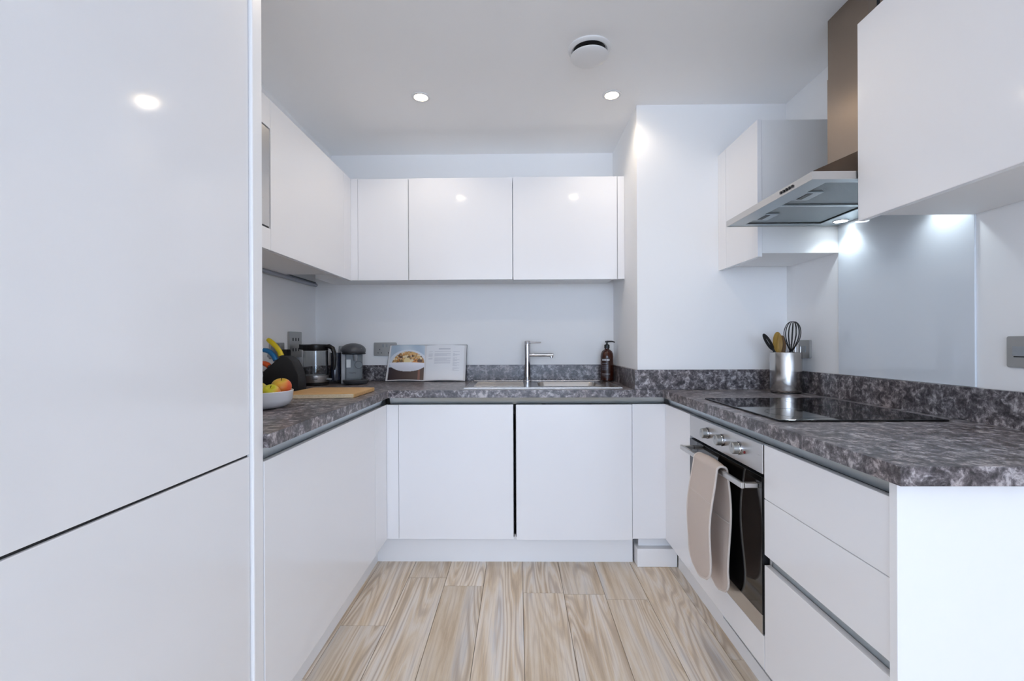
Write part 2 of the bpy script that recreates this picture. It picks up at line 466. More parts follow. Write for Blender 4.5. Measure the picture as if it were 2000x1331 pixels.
# ------------------------------------------------------------------ the room
ZF = -0.008
floor = struct('floor', box(XL_W - 0.9, XR_W + 0.9, REAR_Y, Y_W + 0.1, -0.1, ZF), 'floorbase', 'pale washed oak plank floor', 'floor')
PW = 0.1875
edges = [0.018 + PW * k for k in range(-7, 8)]
joints = {3: 1.924, 5: 2.243, 7: 2.181, 9: 2.127, 11: 1.725, 4: 1.10, 6: 1.42, 8: 0.95, 10: 1.33}
pl_len = 1.22
for c_, (a, b) in enumerate(zip(edges[:-1], edges[1:])):
    j0 = joints.get(c_, random.uniform(0.9, 2.0))
    ys = []
    y = j0
    while y < 2.62: ys.append(y); y += pl_len
    y = j0 - pl_len
    while y > REAR_Y: ys.append(y); y -= pl_len
    ys = sorted(ys + [2.62, REAR_Y])
    for y0, y1 in zip(ys[:-1], ys[1:]):
        if y1 - y0 < 0.05: continue
        if b < -0.76 and y0 > 0.5: continue
        if a > 0.83 and y0 > 0.9: continue
        g = 0.0010
        obj('plank', box(a + g, b - g, y0 + g, y1 - g, ZF, 0.0), 'plank', floor)

struct('ceiling', box(XL_W - 0.9, XR_W + 0.9, REAR_Y, Y_W + 0.1, Z_C, Z_C + 0.1), 'ceil', 'plain white ceiling over the kitchen', 'ceiling')
struct('wall_back', box(XL_W - 0.1, XR_W + 0.1, Y_W, Y_W + 0.1, 0, Z_C), 'wall', 'white wall behind the sink', 'wall')
struct('wall_left', box(XL_W - 0.1, XL_W, 0.2, Y_W, 0, Z_C), 'wall', 'white wall behind the kettle and knife block', 'wall')
struct('wall_right', box(XR_W, XR_W + 0.1, -1.6, Y_W, 0, Z_C), 'wall', 'white wall behind the hob', 'wall')  # unseen stretch behind the camera added to shade the end panel
wc = box(X_PIL, XR_W, Y_PIL, Y_W, WB - 0.002, Z_C)
add_box(wc, X_PIL, XR_W, 2.62, Y_W, 0, WB - 0.002)
struct('wall_corner', wc, 'wall', 'white boxed-out corner beside the sink wall units', 'wall')
struct('trim_1', box(XL_W, -1.2059, 1.25, Y_W, ZUT + 0.002, Z_C), 'wall', 'white bulkhead strip above the left wall units', 'bulkhead')
# the living space behind the camera, open towards a glazed end wall
struct('wall_rear', add_cells(bm_new(), [XL_W - 0.9, -2.02, 2.08, XR_W + 0.9], [0, 0.09, 2.29, Z_C], lambda x, z: not (-2.02 < x < 2.08 and 0.09 < z < 2.29), 0, 0.1),
       'wall', 'white end wall around the wide window', 'wall').matrix_basis = Matrix.Translation((0, REAR_Y + 0.1, 0)) @ Matrix.Rotation(pi / 2, 4, 'X')
struct('wall_return', box(XL_W - 0.9, XL_W, 0.2, 0.3, 0, Z_C), 'wall', 'white wall return beside the tall fridge housing', 'wall')
for nm, wn, X0, lab, YE in (('wall_far', 'fill_window_2', XR_W + 0.9, 'right', -3.3), ('wall_side', 'fill_window_3', XL_W - 1.0, 'left', -5.2)):  # unseen side windows added to fill the kitchen with daylight
    struct(nm, add_cells(bm_new(), [REAR_Y, -6.9, YE, 0.3 if lab == 'left' else -1.5], [0, 0.1, 2.25, Z_C], lambda y, z: not (-6.9 < y < YE and 0.1 < z < 2.25), 0, 0.1),
           'wall', 'white %s-hand side wall around the added window' % lab, 'wall').matrix_basis = Matrix(((0, 0, 1, X0), (1, 0, 0, 0), (0, 1, 0, 0), (0, 0, 0, 1)))
    wf = bm_new()
    for y in (-6.9, (-6.9 + YE) / 2 - 0.02, YE - 0.04): add_box(wf, X0 + 0.02, X0 + 0.08, y, y + 0.04, 0.1, 2.25)
    for z in (0.1, 2.21): add_box(wf, X0 + 0.025, X0 + 0.075, -6.9, YE, z, z + 0.04)
    struct(wn, wf, 'winframe', 'long white framed window added for fill light on the %s of the living space' % lab, 'window')
struct('wall_nib', box(XR_W + 0.1, XR_W + 0.9, -1.6, -1.5, 0, Z_C), 'wall', 'white wall return at the end of the hob wall', 'wall')
wf = bm_new()
for x in (-2.02, -0.67, 0.69, 2.04): add_box(wf, x, x + 0.04, REAR_Y + 0.02, REAR_Y + 0.08, 0.09, 2.29)
for z in (0.09, 2.25): add_box(wf, -2.02, 2.08, REAR_Y + 0.025, REAR_Y + 0.075, z, z + 0.04)
struct('window_1', wf, 'winframe', 'wide white framed window behind the camera', 'window')

# plinths
pb = struct('baseboard_left', box(-0.7654, -0.7474, 1.255, 2.494, 0, ZDB - 0.002), 'satin', 'white plinth under the left base units', 'plinth')
struct('baseboard_back', box(-0.7474, 0.598, 2.494, 2.512, 0, ZDB - 0.002), 'satin', 'white plinth under the sink units', 'plinth')
pr = bm_new()
add_box(pr, 0.8158, 0.8338, 1.90, 2.428, 0, ZDB - 0.002)
add_box(pr, 0.8158, 0.8338, 0.966, 1.90, 0, 0.054)
struct('baseboard_right', pr, 'satin', 'white plinth under the oven with a dark vent slot', 'plinth')
r = obj('vent_shade', box(0.834, 0.84, 0.967, 1.90, 0, ZDB - 0.004), 'dark', bpy.data.objects['baseboard_right'])  # black backing painted in for the shade behind the slot
pc = bm_new()
add_box(pc, 0.608, 0.814, 2.434, 2.60, 0, 0.094, 0.004)
add_box(pc, 0.624, 0.814, 2.476, 2.60, 0.094, ZDB - 0.003)
struct('baseboard_corner', pc, 'satin', 'small white boxed step in the floor corner', 'skirting box')

# ------------------------------------------------------------------ tall fridge housing
XF = -0.690
t = thing('tall_cabinet', 'tall glossy white fridge housing filling the left foreground', 'cabinet', (-0.99, 0.9, 0))
obj('carcass', box(XL_W + 0.003, XF - DT - 0.001, 0.606, 1.204, 0.10, Z_C - 0.004), 'carc', t)
obj('plinth', box(XL_W + 0.05, XF - 0.07, 0.606, 1.204, 0, 0.0995), 'satin', t)
obj('door', box(XF - DT, XF, 0.607, 1.2025, 0.10, 0.8655, 0.0015), 'gloss', t)
obj('door', box(XF - DT, XF, 0.607, 1.2025, 0.8715, Z_C - 0.006, 0.0015), 'gloss', t)
obj('gap_shade', box(XF - DT, XF - 0.006, 0.608, 1.2015, 0.8657, 0.8713), 'dark', t)  # dark strip painted in for the shade between the doors
obj('side_panel', box(XL_W + 0.003, -0.6815, 1.2065, 1.2525, 0, Z_C - 0.004, 0.003), 'satin', t)

# ------------------------------------------------------------------ base units
def rail_profile(u):                                    # u: function depth -> coordinate behind the door face
    pts = [(0.002, WB - 0.001), (0.0065, WB - 0.009), (0.0105, WB - 0.018), (0.0140, WB - 0.027), (0.0185, ZDT + 0.001),
           (0.0225, ZDT + 0.001), (0.0225, WB - 0.001)]
    return [(u(d), z) for d, z in pts]

# left run
t = thing('base_cabinet', 'white handleless base unit on the left, under the fruit bowl', 'cabinet', (-1.0, 1.75, 0))
cb = box(XL_W + 0.003, XL_D - DT - 0.006, 1.256, 2.232, ZDB + 0.002, ZDT - 0.03)
add_box(cb, XL_W + 0.003, -0.78, 1.256, 2.232, 0, ZDB + 0.002)
obj('carcass', cb, 'carc', t)
obj('door', box(XL_D - DT, XL_D, 1.256, 2.2305, ZDB, ZDT, 0.0012), 'gloss', t)
t = thing('filler_panel', 'narrow white corner filler closing the left base run', 'panel', (XL_D, 2.33, 0))
obj('panel', box(XL_D - DT, XL_D, 2.2335, YB_D + 0.019, ZDB, ZDT, 0.001), 'gloss', t)
obj('support_leg', lathe([(0, 0), (0.016, 0), (0.016, ZDB + 0.02), (0, ZDB + 0.02)], (XL_D - 0.115, 2.33, 0), 12), 'blackpl', t, 30)
obj('bracket', box(XL_D - 0.13, XL_D - DT, 2.31, 2.35, ZDB + 0.005, ZDB + 0.02), 'blackpl', t)
# back run
t = thing('filler_panel', 'narrow white filler strip left of the sink base doors', 'panel', (-0.65, YB_D, 0))
obj('panel', box(XL_D + 0.001, -0.6195, YB_D, YB_D + DT, ZDB, ZDT - 0.001, 0.001), 'gloss', t)
obj('support_leg', lathe([(0, 0), (0.016, 0), (0.016, ZDB + 0.02), (0, ZDB + 0.02)], (-0.65, YB_D + 0.11, 0), 12), 'blackpl', t, 30)
obj('bracket', box(-0.665, -0.635, YB_D + DT, YB_D + 0.125, ZDB + 0.005, ZDB + 0.02), 'blackpl', t)
for x0, x1, lab, dz, off in ((-0.6178, -0.0255, 'white base unit door left of centre, under the drainer', 0.0, 0.0),
                             (-0.0125, 0.5827, 'white base unit door right of centre, under the sink bowl', -0.004, -0.002)):
    t = thing('base_cabinet', lab, 'cabinet', ((x0 + x1) / 2, 2.72, 0), 'base units under the sink')
    cb = box(x0 - 0.003, x1 + 0.002, YB_D + DT + 0.0065, Y_W - 0.004, ZDB + 0.002, 0.70)
    add_box(cb, x0 - 0.003, x1 + 0.002, 2.53, Y_W - 0.004, 0, ZDB + 0.002)
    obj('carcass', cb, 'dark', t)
    obj('door', box(x0, x1 - G, YB_D + off, YB_D + off + DT, ZDB + dz, ZDT - 0.0005 + dz * 0.2, 0.0012), 'gloss', t)
t = thing('filler_panel', 'white corner filler right of the sink base doors', 'panel', (0.67, YB_D, 0))
obj('panel', box(0.5835, XR_D + 0.019, YB_D, YB_D + DT, ZDB + 0.003, ZDT, 0.0008), 'gloss', t)
# right run
t = thing('filler_panel', 'white corner filler between oven and sink run', 'panel', (XR_D, 2.25, 0))
obj('panel', box(XR_D, XR_D + DT, 2.081, YB_D - 0.0005, ZDB, ZDT, 0.001), 'gloss', t)
obj('support_leg', lathe([(0, 0), (0.016, 0), (0.016, ZDB + 0.02), (0, ZDB + 0.02)], (XR_D + 0.11, 2.25, 0), 12), 'blackpl', t, 30)
obj('bracket', box(XR_D + DT, XR_D + 0.125, 2.235, 2.265, ZDB + 0.005, ZDB + 0.02), 'blackpl', t)
Y_O0, Y_O1 = 1.4640, 2.0785
t = thing('oven_housing', 'white housing unit around the built-in oven', 'cabinet', (1.06, 1.77, 0))
hb = box(XR_D + DT + 0.004, XR_W - 0.004, Y_O0 - 0.005, Y_O0 + 0.012, ZDB + 0.002, ZDT - 0.03)
add_box(hb, XR_D + DT + 0.004, XR_W - 0.004, Y_O1 - 0.012, Y_O1 + 0.0005, ZDB + 0.002, ZDT - 0.03)
add_box(hb, XR_D + DT + 0.004, XR_W - 0.004, Y_O0 + 0.012, Y_O1 - 0.012, 0.19, 0.21)
add_box(hb, 0.86, XR_W - 0.004, Y_O0, Y_O1, 0, 0.19)
obj('carcass', hb, 'carc', t)
obj('lower_panel', box(XR_D, XR_D + DT, Y_O0 - 0.0035, Y_O1, ZDB, 0.249, 0.001), 'gloss', t)

# drawer unit
t = thing('drawer_unit', 'white three-drawer base unit nearest on the right', 'cabinet', (1.06, 1.21, 0))
cb = box(XR_D + DT + 0.006, XR_W - 0.004, 0.966, 1.4575, ZDB + 0.002, ZDT - 0.03)
add_box(cb, 0.86, XR_W - 0.004, 0.966, 1.4575, 0, ZDB + 0.002)
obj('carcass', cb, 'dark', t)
for z0, z1 in ((0.6755, ZDT), (0.5030, 0.6735), (ZDB, 0.4715)):
    obj('drawer_front', box(XR_D, XR_D + DT, 0.9665, 1.4565, z0, z1, 0.0012), 'gloss', t)
gp = [(XR_D + d, z) for d, z in ((0.020, 0.5025), (0.017, 0.498), (0.0185, 0.487), (0.0195, 0.466), (0.0235, 0.466), (0.0235, 0.5025))]
obj('handle_rail', prism([(x, 0.9665, z) for x, z in gp], (0, 0.478, 0)), 'alu', t, 40)
t = thing('end_panel', 'white end panel closing the worktop run in the right foreground', 'panel', (1.06, 0.95, 0))
obj('panel', box(XR_D - 0.004, XR_W - 0.003, 0.9435, 0.9640, 0, WB - 0.001, 0.001), 'satin', t)

# aluminium handle rails
pts = rail_profile(lambda d: XL_D - d)
r = obj('handle_rail', prism([(x, 1.2535, z) for x, z in pts], (0, 1.13, 0)), 'alu', None, 40)
tag(r, 'grey aluminium finger rail above the left base unit', 'handle rail')
pts = rail_profile(lambda d: YB_D + d)
r = obj('handle_rail', prism([(-0.665, y, z) for y, z in pts], (1.415, 0, 0)), 'alu', None, 40)
tag(r, 'pale aluminium finger rail along the sink units', 'handle rail')
pts = rail_profile(lambda d: XR_D + d)
r = obj('handle_rail', prism([(x, 0.9645, z) for x, z in pts], (0, 1.443, 0)), 'alu', None, 40)
tag(r, 'dark aluminium finger rail above the oven and drawers', 'handle rail')
r = obj('rail_end_shade', box(XL_D - 0.020, XL_D - 0.003, 2.384, 2.425, 0.8400, WB - 0.001), 'dark')  # black block stands in for the shade in the open rail end
tag(r, 'small painted shade in the end gap of the left finger rail', 'painted shade')

# ------------------------------------------------------------------ worktop and upstands
SX0, SX1, SY0, SY1 = -0.290, 0.552, 2.505, 2.985         # sink sheet
BX0, BX1, BY0, BY1 = 0.112, 0.462, 2.590, 2.885          # bowl
xs = sorted([XL_W + 0.002, XL_T, SX0 + 0.03, BX0 - 0.02, BX1 + 0.02, X_PIL - 0.001, XR_T, XR_W - 0.002])
ys = sorted([YN, 1.2530, YB_T, Y_PIL - 0.001, BY0 - 0.02, BY1 + 0.02, Y_W - 0.002])
def wt_keep(x, y):
    if x < XL_T: return y > 1.2530
    if x > XR_T: return y < Y_PIL - 0.001
    if y < YB_T: return False
    if x > X_PIL - 0.001: return y < Y_PIL - 0.001
    return not (BX0 - 0.02 < x < BX1 + 0.02 and BY0 - 0.02 < y < BY1 + 0.02)
wt = obj('worktop', add_cells(bm_new(), xs, ys, wt_keep, WB, WT), 'stone')
tag(wt, 'U-shaped grey mottled stone-effect worktop', 'worktop')
UT = 0.018
for x0, x1, y0, y1, lab in (
        (XL_W + 0.001, X_PIL - 0.001, Y_W - UT, Y_W - 0.001, 'grey mottled upstand behind the sink'),
        (XL_W + 0.001, XL_W + UT, 1.254, Y_W - UT - 0.001, 'grey mottled upstand behind the kettle on the left wall'),
        (X_PIL - UT, X_PIL - 0.001, Y_PIL - UT, Y_W - UT - 0.001, 'short grey mottled upstand beside the amber bottle'),
        (X_PIL - 0.0005, XR_W - UT - 0.001, Y_PIL - UT, Y_PIL - 0.001, 'grey mottled upstand on the boxed corner'),
        (XR_W - UT, XR_W - 0.001, YN, Y_PIL - 0.001, 'grey mottled upstand behind the hob')):
    u = obj('upstand', box(x0, x1, y0, y1, WT + 0.0003, WU, 0.0008), 'stone')
    tag(u, lab, 'upstand')

# ------------------------------------------------------------------ wall units
def wall_unit(label, carc, doors, loc, group=None):
    t_ = thing('wall_cabinet', label, 'cabinet', loc, group)
    cb_ = bm_new()
    for c in carc: add_box(cb_, *c)
    obj('carcass', cb_, 'carc', t_)
    for d in doors: obj('door', box(*d, 0.0012), 'gloss', t_)
    return t_

# left wall: microwave unit then a door unit and a filler
t = wall_unit('white wall unit half hidden by the fridge housing, around the microwave',
              [(XL_W + 0.003, XL_U - DT - 0.001, 1.2545, 1.8315, ZUC, 1.604), (XL_W + 0.003, XL_U - DT - 0.001, 1.2545, 1.8315, 1.9955, ZUT - 0.001),
               (XL_W + 0.003, XL_W + 0.02, 1.2545, 1.8315, 1.604, 1.9955)],
              [(XL_U - DT, XL_U, 1.2545, 1.832, 1.9955, ZUT)], (-1.14, 1.54, ZUB))
obj('lower_panel', box(XL_U - DT, XL_U, 1.2545, 1.832, ZUB, 1.6035, 0.001), 'gloss', t)
t = thing('microwave', 'steel fronted built-in microwave glimpsed beside the fridge housing', 'microwave', (-1.14, 1.54, 1.6045))
obj('body', box(XL_W + 0.03, XL_U - 0.022, 1.262, 1.826, 1.6045, 1.994), 'greydk', t)
obj('front_panel', box(XL_U - 0.021, XL_U - 0.003, 1.258, 1.8305, 1.611, 1.992, 0.001), 'steel', t)
obj('shadow_strip', box(XL_U - 0.02, XL_U - 0.006, 1.258, 1.8305, 1.6045, 1.6105), 'dark', t)
wall_unit('large white wall unit door on the left wall', [(XL_W + 0.003, XL_U - DT - 0.001, 1.834, 2.575, ZUC, ZUT - 0.002), (XL_W + 0.003, XL_U - DT - 0.001, 2.5752, 2.736, 1.60, ZUT - 0.002)],
          [(XL_U - DT, XL_U, 1.835, 2.609, ZUB, ZUT)], (-1.14, 2.2, ZUB))
f_ = obj('filler_panel', box(XL_U - DT, XL_U, 2.611, YB_U + 0.018, ZUB, ZUT, 0.001), 'gloss'); tag(f_, 'narrow white filler at the far end of the left wall units', 'panel')
f_ = obj('filler_panel', box(XL_U + 0.0005, -0.9245, YB_U, YB_U + DT, ZUB, ZUT, 0.001), 'gloss'); tag(f_, 'narrow white filler left of the sink wall units', 'panel')
# back wall
YC = YB_U + DT + 0.001
wall_unit('narrow white wall unit left of the sink wall, above the cookbook', [(-1.18, -0.6315, YC, Y_W - 0.003, ZUC, ZUT - 0.003)],
          [(-0.9230, -0.6330, YB_U, YB_U + DT, ZUB, ZUT - 0.002)], (-0.78, 2.88, ZUB), 'wall units above the sink')
wall_unit('middle white wall unit above the sink', [(-0.6305, -0.0295, YC, Y_W - 0.003, ZUC, ZUT - 0.003)],
          [(-0.6285, -0.0315, YB_U, YB_U + DT, ZUB + 0.001, ZUT)], (-0.33, 2.88, ZUB), 'wall units above the sink')
wall_unit('right-hand white wall unit above the sink', [(-0.0285, 0.5715, YC, Y_W - 0.003, ZUC, ZUT - 0.003)],
          [(-0.0265, 0.5700, YB_U, YB_U + DT, ZUB - 0.001, ZUT + 0.002)], (0.27, 2.88, ZUB), 'wall units above the sink')
f_ = obj('filler_panel', box(0.5735, X_PIL - 0.001, YB_U, YB_U + DT, ZUB, ZUT + 0.002, 0.001), 'gloss'); tag(f_, 'narrow white filler between sink wall units and boxed corner', 'panel')
# right wall
wall_unit('white wall unit beyond the cooker hood', [(XR_U + DT + 0.001, XR_W - 0.003, 2.037, 2.385, ZUC, ZUT - 0.002)],
          [(XR_U, XR_U + DT, 2.0355, 2.3415, ZUB, ZUT)], (1.2, 2.2, ZUB))
f_ = obj('filler_panel', box(XR_U, XR_U + DT, 2.3435, Y_PIL - 0.001, ZUB, ZUT, 0.001), 'gloss'); tag(f_, 'narrow white filler between hood wall unit and boxed corner', 'panel')
Y_N1 = 1.439
wall_unit('large white wall unit in the upper right foreground', [(XR_U + DT + 0.001, XR_W - 0.003, 0.840, Y_N1 - 0.001, ZUC, ZUT - 0.002)],
          [(XR_U, XR_U + DT, 0.8405, Y_N1 - 0.0005, ZUB - 0.003, ZUT + 0.004)], (1.2, 1.14, ZUB))

# under-unit lamp on the left wall
t = thing('strip_light', 'unlit grey strip light under the left wall units', 'strip light', (-1.29, 2.4, 1.51))
obj('housing', tube([(-1.287, 1.30, 1.529), (-1.287, 2.985, 1.529)], 0.0125, 12), 'tube', t, 40)
obj('end_cap', tube([(-1.287, 2.985, 1.529), (-1.287, 2.995, 1.529)], [0.0128, 0.010], 12), 'greydk', t, 40)
obj('mounting_strip', box(XL_W + 0.001, -1.282, 1.30, 2.98, 1.536, 1.546), 'greydk', t)

# ------------------------------------------------------------------ splashback
gs = obj('glass_splashback', box(XR_W - 0.0065, XR_W - 0.0005, Y_N1 - 0.006, 2.0355, WU + 0.001, 1.660, 0.0008), 'glasssplash')
tag(gs, 'pale blue-white glass splashback behind the hob', 'splashback')

# ------------------------------------------------------------------ cooker hood
HX, HY0, HY1, HZ0, HZ1 = 0.893, 1.4425, 2.0335, 1.648, 1.672
CX, CY0, CY1, CZ = 1.18, 1.602, 1.812, 1.812
t = thing('cooker_hood', 'stainless steel chimney cooker hood above the hob', 'cooker hood', (1.2, 1.738, HZ0))
XB = XR_W - 0.001
cb = bm_new()
b4 = [(HX, HY0, HZ1), (XB, HY0, HZ1), (XB, HY1, HZ1), (HX, HY1, HZ1)]
t4 = [(CX, CY0, CZ), (XB, CY0, CZ), (XB, CY1, CZ), (CX, CY1, CZ)]
A = [cb.verts.new(p) for p in b4]; B = [cb.verts.new(p) for p in t4]
cb.faces.new(A); cb.faces.new(B)
for i in range(4): cb.faces.new([A[i], A[(i + 1) % 4], B[(i + 1) % 4], B[i]])
obj('canopy', cb, 'steelv', t)
lip = add_cells(bm_new(), [HX, HX + 0.003, XB - 0.003, XB], [HY0, HY0 + 0.003, HY1 - 0.003, HY1], lambda x, y: not (HX + 0.003 < x < XB - 0.003 and HY0 + 0.003 < y < HY1 - 0.003), HZ0, HZ1)
lp = obj('lip', lip, 'steel', t)
for k in range(5):
    y = 1.545 + 0.0165 * k
    obj('button', box(HX - 0.004, HX, y - 0.0045, y + 0.0045, 1.6555, 1.6645, 0.001), 'blackpl', lp)
FX0, FX1 = 0.960, 1.272
FY0, FY1 = HY0 + 0.042, HY1 - 0.030
und = add_cells(bm_new(), [HX + 0.003, FX0, FX1, XB - 0.003], [HY0 + 0.003, FY0, 1.7325, 1.7475, FY1, HY1 - 0.003],
                lambda x, y: not (FX0 < x < FX1 and FY0 < y < FY1 and not 1.7325 < y < 1.7475), HZ0 + 0.003, HZ0 + 0.006)
obj('underside', und, 'hoodunder', t)
for y0, y1 in ((FY0, 1.7325), (1.7475, FY1)):
    fl = obj('grease_filter', box(FX0, FX1, y0, y1, HZ0 + 0.013, HZ0 + 0.018), 'greydk', t)
    rb = bm_new()
    n = 62
    for k in range(n):
        x = FX0 + (FX1 - FX0) * (k + 0.5) / n
        add_prism(rb, [(x - 0.0012, y0, HZ0 + 0.013), (x - 0.0007, y0, HZ0 + 0.0095), (x + 0.0007, y0, HZ0 + 0.0095), (x + 0.0012, y0, HZ0 + 0.013)], (0, y1 - y0, 0))
    rb_ = obj('mesh_ribs', rb, 'filt', fl); rb_['kind'] = 'stuff'
    ym = (y0 + y1) / 2 + 0.02
    obj('latch_plate', box(FX0, FX0 + 0.058, ym - 0.045, ym + 0.045, HZ0 + 0.004, HZ0 + 0.0075), 'hoodunder', fl)
    obj('latch', box(FX0 + 0.012, FX0 + 0.030, ym - 0.032, ym + 0.032, HZ0 + 0.0030, HZ0 + 0.0039), 'blackpl', fl)
obj('chimney', box(CX, XB, CY0, CY1, CZ, 2.15), 'steelv', t)
ch = obj('chimney_upper', box(CX + 0.0015, XB, CY0 + 0.0015, CY1 - 0.0015, 2.15, Z_C - 0.001), 'steelv', t)
for k in range(5):
    x = CX + 0.030 + 0.020 * k
    obj('vent_slot', box(x, x + 0.010, CY0 + 0.0005, CY0 + 0.0014, 2.235, 2.345), 'dark', ch)
for y in (1.52, 1.955):
    lm = obj('lamp_ring', lathe([(0.030, 0.0), (0.030, -0.0025), (0.025, -0.0025), (0.025, 0.0)], (1.325, y, HZ0 + 0.003), 28, close=True), 'chrome', t, 30)
    obj('lamp_lens', lathe([(0, -0.0015), (0.0248, -0.0015), (0.0248, 0.0), (0, 0.0)], (1.325, y, HZ0 + 0.003), 28), 'led', lm)
    spot('hood_lamp_light', (1.325, y, HZ0 - 0.004), 2.5, (0.80, 0.92, 1.0), 120, 0.7, 0.02, t)

# ------------------------------------------------------------------ hob
t = thing('hob', 'flat black glass hob let into the right worktop', 'hob', (1.04, 1.72, WT))
obj('glass_top', box(0.786, 1.290, 1.4295, 2.0012, WT + 0.0005, WT + 0.006, 0.0015), 'blackgloss', t)
zone = simple('printed_hob_ring', (46, 46, 48), 0.15)
for x, y, r_ in ((0.93, 1.57, 0.105), (0.93, 1.86, 0.075), (1.16, 1.86, 0.105), (1.16, 1.57, 0.075)):
    obj('cooking_zone', lathe([(r_ - 0.002, 0), (r_, 0), (r_, 0.0004), (r_ - 0.002, 0.0004)], (x, y, WT + 0.0059), 48, close=True), zone, t)

# ------------------------------------------------------------------ oven
t = thing('oven', 'built-in steel and black glass oven under the hob', 'oven', (1.06, 1.77, 0.25))
obj('body', box(XR_D + 0.022, XR_W - 0.06, Y_O0 + 0.013, Y_O1 - 0.013, 0.252, 0.80), 'greydk', t)
cp = obj('control_panel', box(XR_D - 0.001, XR_D + 0.020, Y_O0 + 0.001, Y_O1 - 0.001, 0.7465, ZDT - 0.001, 0.0015), 'steel', t)
for y in (1.880, 1.748, 1.614):
    kn = obj('knob', lathe([(0, -0.028), (0.0175, -0.028), (0.0195, -0.026), (0.0200, -0.0095), (0, -0.0095)], (XR_D - 0.001, y, 0.795), 32, 'X'), 'nickel', cp, 40)
    obj('collar', lathe([(0, -0.0094), (0.0215, -0.0094), (0.0225, -0.007), (0.0225, 0), (0, 0)], (XR_D - 0.001, y, 0.795), 32, 'X'), 'chrome', kn, 40)
    obj('grip_mark', box(XR_D - 0.0296, XR_D - 0.0290, y - 0.001, y + 0.001, 0.797, 0.812), 'blackpl', kn)
obj('pilot_lamp', lathe([(0, -0.003), (0.004, -0.003), (0.0045, 0), (0, 0)], (XR_D - 0.001, 1.578, 0.788), 16, 'X'), 'red', cp, 40)
dr = obj('door', box(XR_D + 0.001, XR_D + 0.021, Y_O0 + 0.001, Y_O1 - 0.001, 0.252, 0.7370, 0.001), 'blackpl', t)
obj('glass', box(XR_D - 0.0025, XR_D + 0.0008, Y_O0 + 0.002, Y_O1 - 0.002, 0.3120, 0.7365, 0.0006), 'ovenglass', dr)
obj('bottom_strip', box(XR_D - 0.0025, XR_D + 0.0008, Y_O0 + 0.002, Y_O1 - 0.002, 0.2525, 0.3110, 0.0006), 'steel', dr)
hd = bm_new()
add_box(hd, 0.696, 0.708, 1.487, 2.046, 0.695, 0.714, 0.003)
for y in (1.487, 2.026): add_box(hd, 0.7085, XR_D - 0.0026, y, y + 0.020, 0.697, 0.712, 0.002)
obj('handle', hd, 'steel', dr)

# ------------------------------------------------------------------ oven glove draped over the handle
def glove():
    bar_x, bar_z, rr_ = 0.702, 0.706, 0.018
    path = []                                           # (x, z)
    for k in range(26):
        s = k / 25.0
        z = 0.300 + (0.708 - 0.300) * s
        path.append((0.664 + 0.018 * s ** 2 - 0.008 * sin(pi * s) + 0.002 * sin(9 * s), z))
    for k in range(1, 12):
        a = pi - pi * k / 12
        path.append((bar_x + 0.020 * cos(a), 0.708 + rr_ * sin(a)))
    for k in range(28):
        s = k / 27.0
        z = 0.708 - (0.708 - 0.262) * s
        path.append((0.722 + 0.009 * sin(pi * min(1, s * 1.3)) + 0.002 * sin(8 * s), z))
    P = [Vector((x, 0, z)) for x, z in path]
    Ls = [0.0]
    for a, b in zip(P[:-1], P[1:]): Ls.append(Ls[-1] + (b - a).length)
    Lt = Ls[-1]
    half, rad = 0.100, 0.070
    NT = 18
    def hw(l):
        d = min(l, Lt - l)
        base = half + 0.006 * sin(6 * l / Lt)
        if d < rad: base *= max(0.12, sqrt(max(0.0, 1 - ((rad - d) / rad) ** 2)))
        return base
    bm = bm_new()
    front, back = [], []
    nrm = []
    for i in range(len(P)):
        tt = (P[min(i + 1, len(P) - 1)] - P[max(i - 1, 0)]).normalized()
        nrm.append(Vector((-tt.z, 0, tt.x)))
    yc = 1.742
    for i, p in enumerate(P):
        l = Ls[i]; h = hw(l); d = min(l, Lt - l)
        fr, bk = [], []
        for j in range(NT + 1):
            q = -1 + 2 * j / NT
            th = 0.0048 * (1 - q ** 6) * min(1.0, 0.35 + d / 0.05) + 0.0006
            if l < 0.21 or l > Lt - 0.24: th *= 1.25
            wob = 0.0016 * sin(17 * l + 3 * q) * min(1, d / 0.1)
            drift = 0.022 * (0.5 - l / Lt) * 0.4
            c = p + nrm[i] * wob + Vector((0, yc + q * h + drift - (0.012 * max(0, (l - Lt * .5) / Lt)), 0))
            fr.append(bm.verts.new(c + nrm[i] * th)); bk.append(bm.verts.new(c - nrm[i] * th))
        front.append(fr); back.append(bk)
    for i in range(len(P) - 1):
        for j in range(NT):
            bm.faces.new([front[i][j], front[i][j + 1], front[i + 1][j + 1], front[i + 1][j]])
            bm.faces.new([back[i][j], back[i + 1][j], back[i + 1][j + 1], back[i][j + 1]])
        for j in (0, NT):
            bm.faces.new([front[i][j], front[i + 1][j], back[i + 1][j], back[i][j]])
    for i in (0, len(P) - 1):
        for j in range(NT):
            bm.faces.new([front[i][j], front[i][j + 1], back[i][j + 1], back[i][j]])
    rim = []
    for side in (0, NT):
        rim.append([(front[i][side].co + back[i][side].co) / 2 for i in range(len(P))])
    loop = rim[0] + list(reversed(rim[1]))
    # pocket mouth on the inner hanging half
    k = next(i for i in range(len(P)) if i > 37 and P[i].z < 0.53)
    mouth = [front[k][j].co - nrm[k] * 0.0 for j in range(NT + 1)]
    mouth = [m + nrm[k] * 0.0015 if nrm[k].x < 0 else back[k][j].co - nrm[k] * 0.0015 for j, m in enumerate(mouth)]
    k2 = next(i for i in range(len(P)) if P[i].z > 0.585)
    seam = [(front[k2][j].co if nrm[k2].x < 0 else back[k2][j].co) for j in range(NT + 1)]
    return bm, loop, mouth, seam
gb, loop, mouth, seam = glove()
t = thing('oven_glove', 'cream double oven glove hanging over the oven handle', 'oven glove', (0.70, 1.74, 0.25))
